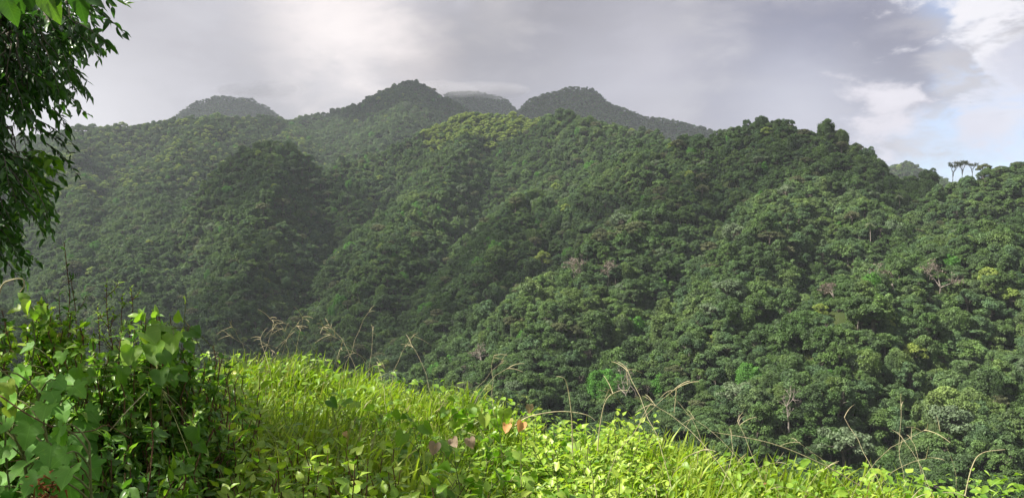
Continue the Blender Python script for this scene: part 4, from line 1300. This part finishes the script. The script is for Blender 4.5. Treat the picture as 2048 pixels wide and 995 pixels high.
# individual coloured leaves stand on small plants of their own
def coloured_vine(px, py, Y, n, mat, lab, seed, leaf=0.075, tints=(0.2, 0.6)):
    r = np.random.default_rng(seed); c = at(px, py, Y); z = gz1(c[0], c[1])
    root = empty('heart_leaved_vine', (c[0], c[1], z)); lg = Geo(); sg = Geo()
    top = c[2] - z
    P = curve_pts((0.05, 0.02, -0.02), (0, 0, top), (0.02, 0, 0), 7, r, 0.008)
    sg.tube(P, np.linspace(0.0035, 0.0015, 7), 5)
    off = np.stack([(np.arange(n) - (n - 1) / 2) * leaf * 0.85, r.uniform(-0.03, 0.02, n), r.uniform(-0.02, 0.02, n)], -1)
    for i in range(n): sg.tube(np.array([P[-2], (P[-2] + P[-1] + off[i]) / 2, P[-1] + off[i]]), [0.0016] * 3, 4)
    d = np.stack([off[:, 0] * 4 + r.normal(size=n) * 0.3, -0.3 + 0 * off[:, 0], -0.85 + 0.2 * r.normal(size=n)], -1)
    nr = unit(np.array([0, -1.0, 0.35]) + r.normal(size=(n, 3)) * 0.25)
    scat(lg, HEART, d, nr, P[-1] + off, leaf * 0.56 * r.uniform(0.85, 1.15, n), r.uniform(tints[0], tints[1], n), r)
    obj('stem', sg.mesh('stem', [M['stem']], True), root); obj('leaves', lg.mesh('leaves', [M[mat]], True), root)
    tag(root, lab, 'vine')

coloured_vine(905, 878, 3.3, 3, 'pink', 'vine with three dusty pink heart-shaped leaves in the middle of the weeds', 401, 0.085, (0.0, 0.5))
coloured_vine(1060, 812, 4.6, 1, 'pink', 'single pinkish dry leaf upright on the weedy crest', 402, 0.10, (0.1, 0.4))
coloured_vine(1030, 845, 4.3, 2, 'pink', 'vine with orange-brown heart-shaped leaves below the upright pink leaf', 403, 0.09, (0.9, 1.0))
#coloured_vine(675, 835, 3.7, 2, 'pink', 'dull pink pair of leaves on the left part of the meadow', 404, 0.06, (0.1, 0.6))
#coloured_vine(783, 815, 4.0, 1, 'pink', 'small orange leaf left of the light green heart leaves', 405, 0.055, (0.9, 1.0))
coloured_vine(828, 855, 3.4, 2, 'heart', 'vine with two broad round green leaves left of the pink ones', 406, 0.10, (0.3, 0.6))
coloured_vine(990, 825, 4.2, 2, 'heart', 'vine with two pale green heart leaves raised at the crest', 407, 0.12, (0.75, 0.88))
coloured_vine(660, 800, 4.2, 1, 'heart', 'large blue-green heart leaf on its own in the meadow', 408, 0.12, (0.0, 0.1))

# ================================================================ plants at the left
# large lobed-leaf plants
def lobed_plant(x, y, top_py, n, seed, lab, leaf=0.070):
    r = np.random.default_rng(seed); z = gz1(x, y)
    px = CX + F_PX * x / y
    H = at(px, top_py, y)[2] - z
    root = empty('lobed_leaf_plant', (x, y, z)); lg = Geo(); sg = Geo()
    P = curve_pts((0, 0, -0.03), (r.normal() * 0.05, -0.03, H), (r.normal() * 0.03, 0.03, 0), 10, r, 0.012)
    sg.tube(P, np.linspace(0.008, 0.003, 10), 6)
    t_ = np.linspace(0.22, 1.0, n)
    B = np.stack([np.interp(t_, np.linspace(0, 1, 10), P[:, i]) for i in range(3)], -1)
    a = -1.57 + r.uniform(-1.9, 1.9, n)
    L = (0.20 - 0.12 * t_) * r.uniform(0.7, 1.2, n)
    off = np.stack([np.cos(a) * L, np.sin(a) * L, 0.04 + 0.05 * r.random(n)], -1)
    for i in range(n):
        q = np.linspace(0, 1, 5)[:, None]
        sg.tube(B[i] + off[i] * q + UPV * 0.02 * (q * (1 - q)) * 4, [0.003, 0.0026, 0.0022, 0.002, 0.0018], 5)
    d = off * np.array([1, 1, 0]) * 3 + np.array([0, -0.1, -0.35]) + r.normal(size=(n, 3)) * 0.12
    nr = unit(np.array([0, -0.75, 0.85]) + np.stack([np.cos(a), np.sin(a), 0 * a], -1) * 0.3 + r.normal(size=(n, 3)) * 0.25)
    sz = leaf * (1.1 - 0.45 * np.clip(t_ - 0.6, 0, 1) / 0.4) * r.uniform(0.75, 1.15, n)
    scat(lg, LOBED, d, nr, B + off, sz, np.clip(0.45 + 0.4 * t_ ** 3 + r.normal(size=n) * 0.15, 0, 1), r)
    obj('stem', sg.mesh('stem', [M['stem']], True), root); obj('leaves', lg.mesh('leaves', [M['lobed']], True), root)
    tag(root, lab, 'plant')

def plant_at(px, Y): return (px - CX) / F_PX * Y, Y
lobed_plant(*plant_at(120, 2.15), 775, 46, 501, 'tall plant with large lobed green leaves at the bottom left corner')
lobed_plant(*plant_at(35, 2.35), 770, 34, 502, 'lobed-leaf plant at the left edge behind the tall one')
lobed_plant(*plant_at(115, 2.7), 728, 34, 503, 'lobed-leaf plant with paler top leaves between the shrub and the bottom corner plant', 0.074)
lobed_plant(*plant_at(185, 2.0), 880, 24, 504, 'low lobed-leaf plant right of the tall one at the bottom left', 0.070)

# bushes: branching twigs and small leaves
def bush(name, px, Y, top_py, half_px, seed, lab, cat, n_twig, leaf, tpls, mat, tint=(0.2, 0.7), stem='redstem', base_drop=0.0, depth_=0.45, upright=0.5, per=26):
    r = np.random.default_rng(seed)
    x = (px - CX) / F_PX * Y; z = gz1(x, Y); H = at(px, top_py, Y)[2] - z; Wd = half_px / F_PX * Y
    root = empty(name, (x, Y, z)); lg = Geo(); sg = Geo()
    for k in range(n_twig):
        a = r.uniform(0, 2 * np.pi); u_ = abs(r.normal() * 0.62)
        ex = math.cos(a) * u_ * Wd; ey = math.sin(a) * u_ * depth_
        hh = H * (1 - 0.40 * u_ ** 3) * r.uniform(0.5, 1.06)
        P = curve_pts((ex * 0.15, ey * 0.15, 0), (ex, ey, hh), (ex * 0.10, ey * 0.10, H * 0.12 * (1 - upright)), 10, r, 0.014)
        sg.tube(P, np.linspace(0.006, 0.0018, 10), 5)
        n = per
        t_ = r.uniform(0.18, 1.0, n)
        B = np.stack([np.interp(t_, np.linspace(0, 1, 10), P[:, i]) for i in range(3)], -1)
        # side twigs
        sd = unit(r.normal(size=(n, 3)) + np.array([0, 0, 0.35])) * (0.09 * r.random(n) * (1.2 - t_))[:, None]
        for i in range(0, n, 2): sg.tube(np.array([B[i], B[i] + sd[i] * 0.6, B[i] + sd[i] * 1.1]), [0.002, 0.0015, 0.001], 4)
        for rep in range(3):
            BB = B + sd * (0.4 + 0.35 * rep)
            d = unit(unit(sd) * 0.7 + r.normal(size=(n, 3)) * 0.6 + np.array([0, 0, 0.1]))
            nr = unit(UPV * 0.9 + r.normal(size=(n, 3)) * 0.5)
            scat(lg, tpls, d, nr, BB, leaf * r.uniform(0.6, 1.2, n), np.clip(r.uniform(*tint) + 0.2 * t_ + r.normal(size=n) * 0.12, 0, 1), r)
    obj('branches', sg.mesh('branches', [M[stem]], True), root); obj('leaves', lg.mesh('leaves', [M[mat]], True), root)
    tag(root, lab, cat)
    return root

bush('bush', 310, 2.95, 650, 125, 511, 'dense dark green bush draped with vine at the left of the bright grass', 'bush', 120, 0.042, OV + ACU, 'bush', (0.35, 0.95), per=32)
bush('bush', 400, 3.2, 720, 75, 512, 'thin twiggy bush at the edge between the dark bush and the bright grass', 'bush', 40, 0.036, OV + ACU, 'bush', (0.3, 0.8), per=16)
bush('bush', 90, 3.1, 625, 150, 513, 'small-leaved shrub with sunlit tips behind the lobed-leaf plants', 'bush', 120, 0.036, OV, 'weed', (0.1, 0.6), per=30)
bush('bush', -60, 3.6, 620, 130, 514, 'leafy bush cut by the left edge below the hanging tree', 'bush', 50, 0.045, OV, 'bush', (0.3, 0.8), per=20)
bush('bush', 215, 2.4, 880, 130, 515, 'low tangled bush in the shade between the lobed plant and the grass', 'bush', 50, 0.045, ACU + OV, 'bush', (0.2, 0.7), per=18, depth_=0.35)
bush('bush', 350, 2.25, 930, 90, 516, 'low leafy bush at the bottom edge right of the lobed plants', 'bush', 40, 0.05, ACU + OV, 'weed', (0.0, 0.35), per=16, depth_=0.3)

bush('bush', 185, 2.9, 690, 70, 517, 'small leafy bush filling the gap between the small-leaved shrub and the vine-draped bush', 'bush', 60, 0.042, OV + ACU, 'bush', (0.4, 0.95), per=26)
# upright shrubs with narrow leaves
def sprig_shrub(px, Y, tops, seed, lab, leaf=0.045, mat='weed', tint=0.3, n=46, base_px=None):
    r = np.random.default_rng(seed); bx = ((base_px or px) - CX) / F_PX * Y; z = gz1(bx, Y)
    root = empty('narrow_leaved_shrub', (bx, Y, z)); lg = Geo(); sg = Geo()
    for (tx, ty) in tops:
        e = at(tx, ty, Y) - np.array([bx, Y, z])
        P = curve_pts((0, 0, -0.02), e, (0.02 * r.normal(), 0.03, 0), 12, r, 0.008)
        sg.tube(P, np.linspace(0.006, 0.0015, 12), 5)
        t_ = np.linspace(0.22, 1.0, n)
        B = np.stack([np.interp(t_, np.linspace(0, 1, 12), P[:, i]) for i in range(3)], -1)
        a = np.arange(n) * 2.4
        d = np.stack([np.cos(a), np.sin(a) * 0.8, 0.55 + 0.4 * t_], -1) + r.normal(size=(n, 3)) * 0.15
        for i in range(0, n, 6):      # short side shoots
            ds = unit(d[i]); L = r.uniform(0.04, 0.11) * (1.3 - t_[i])* 1.8
            Q = np.array([B[i], B[i] + ds * L * 0.5, B[i] + ds * L + UPV * L * 0.2])
            sg.tube(Q, [0.0025, 0.0018, 0.001], 4)
            m = 14; qq = np.linspace(0.2, 1, m); BB = B[i] + ds * L * qq[:, None] + UPV * (L * 0.2 * qq ** 2)[:, None]
            dd = unit(ds * 0.8 + r.normal(size=(m, 3)) * 0.6)
            scat(lg, NAR + ACU[:1], dd, unit(UPV + r.normal(size=(m, 3)) * 0.4), BB, leaf * 0.7 * r.uniform(0.6, 1.1, m), np.clip(tint + 0.35 * qq + r.normal(size=m) * 0.1, 0, 0.92), r)
        scat(lg, NAR + ACU[:1], d, unit(UPV + r.normal(size=(n, 3)) * 0.3), B, leaf * (1.2 - 0.6 * np.clip(t_ - 0.4, 0, 1)) * r.uniform(0.7, 1.1, n), np.clip(tint + 0.3 * t_ + r.normal(size=n) * 0.1, 0, 0.92), r)
    obj('stem', sg.mesh('stem', [M['redstem']], True), root); obj('leaves', lg.mesh('leaves', [M[mat]], True), root)
    tag(root, lab, 'shrub')

sprig_shrub(225, 3.3, [(213, 566), (245, 590), (262, 575), (195, 610), (228, 625)], 521, 'feathery narrow-leaved shrub rising above the bushes at the left', 0.035, tint=0.35)
sprig_shrub(140, 3.5, [(128, 485), (142, 560), (118, 590)], 522, 'tall thin dark-stemmed shrub reaching highest among the left bushes', 0.05, mat='bush', tint=0.1, n=30)
sprig_shrub(305, 3.1, [(305, 620), (340, 632)], 523, 'short thin sprig sticking up from the dark vine-draped bush', 0.03, tint=0.2, n=24)

# vine draped over the bushes
def draped_vine(path, leaves, seed, lab, mat='heart'):
    r = np.random.default_rng(seed)
    P = np.array([at(*p) for p in path]); o3 = np.array([P[0][0], P[0][1], gz1(P[0][0], P[0][1])])
    root = empty('draped_vine', o3); lg = Geo(); sg = Geo()
    P = np.vstack([[o3 + np.array([0, 0.1, 0])], P]) - o3
    q = np.linspace(0, len(P) - 1, 30)
    PP = np.stack([np.interp(q, np.arange(len(P)), P[:, i]) for i in range(3)], -1)
    sg.tube(PP, np.linspace(0.004, 0.0015, 30), 5)
    for (px, py, Y, size, ang, up_, tint) in leaves:
        c = at(px, py, Y) - o3
        k = int(np.argmin(np.linalg.norm(PP - c, axis=1)))
        sg.tube(np.array([PP[k], (PP[k] + c) / 2 + UPV * 0.01, c]), [0.0018, 0.0015, 0.0012], 4)
        d = np.array([[math.sin(R(ang)), -0.35, math.cos(R(ang))]])
        nr = np.array([[r.normal() * 0.25, -1.0 + up_, up_ + 0.2]])
        scat(lg, HEART, d, unit(nr), c[None], np.array([size * 0.58]), np.array([tint]), r)
    obj('stem', sg.mesh('stem', [M['stem']], True), root); obj('leaves', lg.mesh('leaves', [M[mat]], True), root)
    tag(root, lab, 'vine')

rv = np.random.default_rng(540)
big = [(262, 690, 2.75, 0.150, 200, 0.5, 0.70), (290, 668, 2.75, 0.13, 120, 0.8, 0.55), (312, 690, 2.7, 0.13, 165, 0.5, 0.45), (348, 670, 2.75, 0.12, 170, 0.5, 0.62), (378, 662, 2.8, 0.10, 120, 0.3, 0.15),
       (362, 640, 2.9, 0.07, -10, 0.3, 0.75), (330, 650, 2.8, 0.10, 100, 0.9, 0.5), (300, 650, 2.85, 0.08, 60, 0.8, 0.6), (320, 740, 2.6, 0.10, 160, 0.4, 0.1), (245, 735, 2.6, 0.10, 190, 0.5, 0.2), (345, 745, 2.6, 0.08, 150, 0.4, 0.15),
       (280, 640, 2.9, 0.07, 20, 0.7, 0.6), (395, 855, 2.5, 0.10, 170, 0.4, 0.1), (155, 735, 2.6, 0.10, 150, 0.5, 0.3), (390, 720, 2.9, 0.06, 140, 0.5, 0.3)]
for (px_a, py_a, Y_a, s_a, g_a, u_a, t_a) in list(big):
    for q_ in range(2): big.append((px_a + rv.normal() * 22, py_a + rv.normal() * 20 + 8, Y_a + rv.normal() * 0.05, s_a * rv.uniform(0.45, 0.75), g_a + rv.normal() * 25, rv.uniform(0.2, 0.9), float(np.clip(t_a + rv.normal() * 0.15, 0, 0.85))))
draped_vine([(330, 900, 2.9), (320, 760, 2.7), (300, 670, 2.8), (345, 655, 2.8), (380, 655, 2.85)], big, 541, 'vine with big glowing heart-shaped leaves draped over the dark bush')
lf = [(62, 605, 2.9, 0.085, 200, 0.4, 0.80), (40, 618, 2.9, 0.08, 240, 0.7, 0.82), (85, 612, 2.9, 0.07, 160, 0.4, 0.7), (52, 598, 2.95, 0.06, -30, 0.5, 0.6), (70, 620, 2.85, 0.06, 175, 0.4, 0.5), (92, 625, 2.9, 0.06, 150, 0.3, 0.3)]
draped_vine([(60, 760, 2.9), (70, 680, 2.9), (62, 612, 2.9), (40, 600, 2.95)], lf, 542, 'bright vine leaves topping the shrub near the left edge')
lf = [(15, 765, 2.2, 0.075, 150, 0.4, 0.85), (28, 790, 2.2, 0.08, 170, 0.4, 0.8), (5, 780, 2.2, 0.07, 210, 0.5, 0.7), (22, 815, 2.2, 0.06, 160, 0.4, 0.88)]
draped_vine([(10, 900, 2.3), (12, 820, 2.25), (15, 770, 2.25)], lf, 543, 'cluster of pale yellow-green leaves at the left edge beside the lobed plants')

# pale curling tendril at the left edge, dry stems lying across the bushes
def tendril(path, rad, mat, name, lab, cat):
    P = np.array([at(*p) for p in path]); o3 = P[0].copy()
    q = np.linspace(0, len(P) - 1, 40); i0 = np.clip(q.astype(int), 0, len(P) - 2)
    def cr(i): return P[np.clip(i, 0, len(P) - 1)]
    t_ = (q - i0)[:, None]; a, b, c, d = cr(i0 - 1), cr(i0), cr(i0 + 1), cr(i0 + 2)
    S = 0.5 * ((2 * b) + (c - a) * t_ + (2 * a - 5 * b + 4 * c - d) * t_ ** 2 + (3 * b - a - 3 * c + d) * t_ ** 3) - o3
    g = Geo().tube(S, np.linspace(rad, rad * 0.5, 40), 5)
    o = obj(name, g.mesh(name, [M[mat]], True), None, o3)
    tag(o, lab, cat)
tendril([(-10, 640, 2.7), (2, 575, 2.7), (22, 560, 2.7), (45, 558, 2.7), (48, 572, 2.7), (40, 583, 2.7)], 0.0035, 'straw', 'tendril', 'pale tendril curling up at the left edge over the shrub', 'tendril')
tendril([(0, 790, 2.1), (60, 830, 2.05), (130, 862, 2.0), (185, 860, 2.05), (215, 850, 2.1), (260, 875, 2.1)], 0.0022, 'redstem', 'dry_stem', 'thin brown dry stem lying across the lobed leaves', 'stem')
tendril([(220, 860, 2.2), (255, 820, 2.2), (290, 785, 2.3)], 0.0018, 'straw', 'dry_stem', 'thin straw stem crossing the shaded bush', 'stem')
tendril([(1030, 850, 4.3), (1060, 832, 4.3), (1120, 822, 4.3), (1170, 828, 4.3), (1190, 840, 4.3)], 0.004, 'straw', 'dry_stem', 'pale dry vine stem arching over the middle crest', 'stem')
tendril([(1195, 900, 4.2), (1200, 850, 4.2), (1212, 800, 4.2), (1235, 782, 4.2), (1256, 780, 4.2)], 0.0035, 'straw', 'grass_stalk', 'single tall stalk hooking to the right above the middle crest', 'grass stalk')
tendril([(1145, 905, 4.2), (1143, 830, 4.2), (1132, 762, 4.2), (1112, 752, 4.2)], 0.0035, 'straw', 'grass_stalk', 'tall thin stalk with a kinked tip left of the hooked one', 'grass stalk')
tendril([(1720, 970, 3.6), (1640, 925, 3.6), (1540, 885, 3.6), (1425, 863, 3.6)], 0.0028, 'straw', 'grass_stalk', 'long straw stalk leaning left in front of the forest at the right', 'grass stalk')
tendril([(1930, 990, 3.5), (1945, 930, 3.5), (1965, 905, 3.5), (2010, 898, 3.5)], 0.003, 'straw', 'grass_stalk', 'stout green-yellow stalk bent right near the right edge', 'grass stalk')

# dry reddish flower head at the bottom left
c = at(90, 985, 1.9); z = gz1(c[0], c[1]); rf = np.random.default_rng(550)
root = empty('flowering_weed', (c[0], c[1], z)); fg = Geo(); sg = Geo()
hh = c[2] - z
sg.tube(curve_pts((0, 0, -0.02), (0, 0, hh), (0.01, 0, 0), 6), np.linspace(0.004, 0.002, 6), 5)
for k in range(70):
    p = np.array([0, 0, hh]) + rf.normal(size=3) * np.array([0.018, 0.018, 0.022])
    fg.tube(np.array([p, p + rf.normal(size=3) * 0.004, p + rf.normal(size=3) * 0.008]), [0.0012, 0.003, 0.001], 5)
obj('stem', sg.mesh('stem', [M['redstem']], True), root); obj('flower_head', fg.mesh('flower_head', [M['flower']], True), root)
tag(root, 'weed with a rusty dried flower head at the bottom left edge', 'weed')

# ---------------------------------------------------------------- the tree hanging in from the left
rt = np.random.default_rng(560)
TX, TY = -4.9, 4.2
TZ = gz1(TX, TY)
root = empty('leafy_tree', (TX, TY, TZ)); O3 = np.array([TX, TY, TZ])
tg = Geo(); bg_ = Geo(); lg = Geo()
tp = np.array([[TX, TY, TZ - 0.1], [TX + 0.05, TY, TZ + 0.8], [TX + 0.18, TY - 0.05, TZ + 1.7], [TX + 0.2, TY - 0.1, TZ + 2.6], [TX + 0.1, TY - 0.2, TZ + 3.6], [TX + 0.1, TY - 0.2, TZ + 4.6]])
tg.tube(tp - O3, [0.17, 0.14, 0.12, 0.10, 0.07, 0.03], 10)

def spray(origin, direction, L, n, leaf, tint, tpls=None):
    tpls = tpls or TRL
    d0 = unit(np.array(direction, float)); q = np.linspace(0, 1, 9)[:, None]
    P = origin + d0 * L * q + np.array([0, 0, -0.35 * L]) * q ** 2 + rt.normal(size=3) * 0.02 * q
    bg_.tube(P - O3, np.linspace(0.0035, 0.0012, 9), 4)
    t_ = np.linspace(0.12, 1.0, n)
    B = np.stack([np.interp(t_, q[:, 0], P[:, i]) for i in range(3)], -1)
    sd = unit(np.cross(d0, UPV) + 1e-3)
    s = np.where(np.arange(n) % 2, 1.0, -1.0)[:, None]
    d = sd * s * 0.8 + d0 * 0.6 + np.array([0, 0, -0.50]) + rt.normal(size=(n, 3)) * 0.35
    nr = unit(UPV * 0.6 + sd * s * 0.6 + rt.normal(size=(n, 3)) * 0.35)
    scat(lg, tpls, d, nr, B - O3, leaf * rt.uniform(0.7, 1.15, n), np.clip(tint + rt.normal(size=n) * 0.15, 0, 1), rt)

# outline of the leaves in the photograph: how far right they reach at each height
OUT_Y = [-60, 0, 50, 100, 150, 180, 215, 240, 300, 330, 345, 380, 420, 440, 480, 520, 540]
OUT_X = [198, 182, 176, 166, 152, 124, 106, 104, 106, 62, 80, 92, 84, 36, 38, 30, -20]
hubs = []
for (hx, hy, hY) in [(20, -120, 4.2), (100, -40, 4.3), (30, 60, 4.0), (110, 60, 4.4), (-60, 150, 4.2), (40, 170, 4.5), (-80, 300, 4.2), (10, 260, 4.5), (-60, 400, 4.3), (0, 360, 4.5), (-100, 480, 4.3), (-250, 50, 4.4), (-300, 300, 4.4)]:
    e = at(hx, hy, hY); hubs.append(e)
    s0 = tp[3] if hy < 100 else tp[2] if hy < 350 else tp[1]
    Pb = curve_pts(s0, e, (0, 0, 0.35), 10, rt, 0.03)
    bg_.tube(Pb - O3, np.linspace(0.045, 0.010, 10), 6)
hubs = np.array(hubs)
for k in range(1150):
    py = rt.uniform(-90, 480); lim = np.interp(py + 35, OUT_Y, OUT_X) - 30
    u_ = rt.random() ** (0.75)
    px = -330 + (lim + 330) * u_
    if 232 < py < 300 and px > 20 and rt.random() < 0.75: continue
    if py > 400 and rt.random() < 0.45: continue
    if px > -60 and float(vnoise(np.array([px / 48.0 + 3]), np.array([py / 42.0]), 88)[0]) < 0.36: continue
    Y = rt.uniform(3.7, 5.0)
    o3 = at(px, py, Y)
    h = hubs[int(np.argmin(np.linalg.norm(hubs - o3, axis=1)))]
    away = o3 - h; away[2] *= 0.3
    d = unit(away + rt.normal(size=3) * 0.15 + np.array([0.12, -0.05, -0.25]))
    if k % 4 == 0:
        bg_.tube(curve_pts(h, o3, (0, 0, 0.06), 6, rt, 0.01) - O3, np.linspace(0.008, 0.003, 6), 4)
    edge = max(0.0, 1 - (lim - px) / 70)  # leaves near the edge get a paler tint, standing in for sunlight
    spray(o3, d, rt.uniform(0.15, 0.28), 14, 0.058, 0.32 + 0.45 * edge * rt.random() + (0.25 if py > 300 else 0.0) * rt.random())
# tips with the sun's glow put into a paler leaf tint
for (px, py) in [(55, 318), (70, 330), (40, 340), (60, 300), (55, 360)]:
    spray(at(px, py, 4.0), (0.8, -0.2, 0.1), 0.13, 9, 0.075, 0.98)
# dark fern-like twigs reaching out
for (px, py, dx, dz_, L) in [(60, 235, 1, -0.25, 0.24), (80, 262, 1, -0.35, 0.20), (90, 285, 0.9, -0.6, 0.18), (110, 120, 1, -0.1, 0.17), (120, 140, 0.8, -0.6, 0.10), (60, 255, 1, -0.05, 0.2), (105, 215, 0.9, -0.5, 0.12)]:
    spray(at(px, py, 4.1), (dx, 0.0, dz_), L, 18, 0.045, 0.25, NAR + ACU[:1])
# crown over and beside the frame
for k in range(900):
    u3 = unit(rt.normal(size=3)); rr_ = rt.uniform(0.5, 1.0) ** 0.5
    o3 = np.array([-5.0, 2.6, 2.3]) + u3 * rr_ * np.array([1.6, 1.7, 1.6])
    p_, q_, _ = project(o3[None])
    if p_[0] > 20 and q_[0] > -100: continue
    if p_[0] > 150: continue
    spray(o3, u3 + np.array([0, 0, -0.3]), 0.32, 10, 0.10, 0.35)
for k in range(9):
    u3 = unit(rt.normal(size=3) + np.array([0, 0, 0.4]))
    bg_.tube(curve_pts(tp[3 + k % 3], np.array([-5.0, 2.6, 2.3]) + u3 * 1.3, (0, 0, 0.1), 8, rt, 0.04) - O3, np.linspace(0.04, 0.008, 8), 6)
# large leaves close to the camera at the top left
bpts = curve_pts(tp[3], at(-120, -150, 2.6), (0, -0.2, 0.5), 12, rt, 0.03)
bg_.tube(bpts - O3, np.linspace(0.05, 0.012, 12), 6)
b2 = curve_pts(at(-120, -150, 2.6), at(110, -60, 1.8), (0, 0, 0.06), 8, rt, 0.01)
bg_.tube(b2 - O3, np.linspace(0.010, 0.004, 8), 5)
for (px, py, sz, ang, tn) in [(8, -12, 0.075, 160, 0.85), (82, -22, 0.085, 152, 0.95), (62, -30, 0.06, 190, 0.4), (150, -30, 0.085, 168, 0.55), (170, -10, 0.05, 120, 0.5), (118, -40, 0.07, 200, 0.5), (36, -30, 0.06, 175, 0.6)]:
    c = at(px, py, 1.8)
    d = np.array([[math.sin(R(ang)), 0.05, math.cos(R(ang))]])
    scat(lg, OV[:2], d, unit(np.array([[0.2, -0.8, 0.5]])), (c - O3)[None], np.array([sz]), np.array([tn]), rt)
b3 = curve_pts(at(110, -60, 1.8), at(240, -6, 1.8), (0, 0, 0.03), 6, rt, 0.004)
bg_.tube(b3 - O3, np.linspace(0.004, 0.0012, 6), 4)
for k in range(12):
    c = at(222 + k * 2.8, -8 + k * 1.5, 1.8)
    d = np.array([[0.8, 0, 0.35 if k % 2 else -0.5]])
    scat(lg, NAR + ACU[:1], d, np.array([[0, -1, 0.5]]), (c - O3)[None], np.array([0.017]), np.array([0.98]), rt)
obj('trunk', tg.mesh('trunk', [M['bark']], True), root)
obj('branches', bg_.mesh('branches', [M['bark']], True), root)
obj('crown', lg.mesh('crown', [M['treeleaf']], True), root)
tag(root, 'leafy tree with drooping dark green leaves hanging in at the upper left', 'tree')

# ---------------------------------------------------------------- small things far off
def bird(px, py, Y, span, rz, lab):
    c = at(px, py, Y); g = Geo(); s = span
    V = np.array([[0, -0.16, 0], [0.03, 0.0, 0.03], [0, 0.22, 0], [-0.03, 0, 0.03], [0, 0, -0.04], [0.25, 0.02, 0.11], [0.5, -0.08, 0.05], [0.22, -0.09, 0.10], [-0.25, 0.02, 0.11], [-0.5, -0.08, 0.05], [-0.22, -0.09, 0.10], [0.05, 0.30, 0], [-0.05, 0.30, 0]]) * s
    F3 = np.array([[0, 1, 4], [1, 2, 4], [2, 3, 4], [3, 0, 4], [0, 3, 1], [1, 3, 2], [1, 5, 7], [5, 6, 7], [1, 7, 0], [3, 10, 8], [8, 10, 9], [3, 0, 10], [2, 11, 12]])
    g.add(V, None, F3)
    m = M.get('bird')
    if not m: m = M['bird'] = bark_material('dark_feathers', (0.015, 0.015, 0.016), (0.03, 0.03, 0.03))
    o = obj('bird', g.mesh('bird', [m]), None, c); o.rotation_euler = (0.2, 0.3, rz)
    tag(o, lab, 'bird')
bird(396, 101, 160, 1.0, 0.6, 'tiny dark bird flying under the clouds at the left')
bird(1941, 205, 190, 0.9, -0.8, 'tiny dark bird flying under the clouds at the right')

# small pale hut at the foot of the grass slope
c = ground_hit(1980, 437); g = Geo(); rg = Geo()
def boxg(g, lo, hi):
    x0, y0, z0 = lo; x1, y1, z1 = hi
    V = [(x_, y_, z_) for x_ in (x0, x1) for y_ in (y0, y1) for z_ in (z0, z1)]
    g.add(V, np.array([[0, 1, 3, 2], [4, 6, 7, 5], [0, 4, 5, 1], [2, 3, 7, 6], [0, 2, 6, 4], [1, 5, 7, 3]]))
root = empty('hut', (c[0], c[1], c[2] - 0.3), 0.5, 0.55)
boxg(g, (-1.8, -1.2, 0), (1.8, 1.2, 2.2)); obj('wall', g.mesh('wall', [M['white']]), root)
rg.add([(-2.1, -1.5, 2.2), (2.1, -1.5, 2.2), (2.1, 1.5, 2.2), (-2.1, 1.5, 2.2), (-2.1, 0, 3.0), (2.1, 0, 3.0)], np.array([[0, 1, 5, 4], [2, 3, 4, 5], [0, 3, 2, 1]]), np.array([[0, 4, 3], [1, 2, 5]]))
obj('roof', rg.mesh('roof', [M['white']]), root)
dg = Geo(); boxg(dg, (-0.4, -1.26, 0), (0.4, -1.18, 1.9)); obj('door', dg.mesh('door', [M['bark']]), root)
tag(root, 'tiny pale hut half hidden below the open grass patch at the right', 'hut')
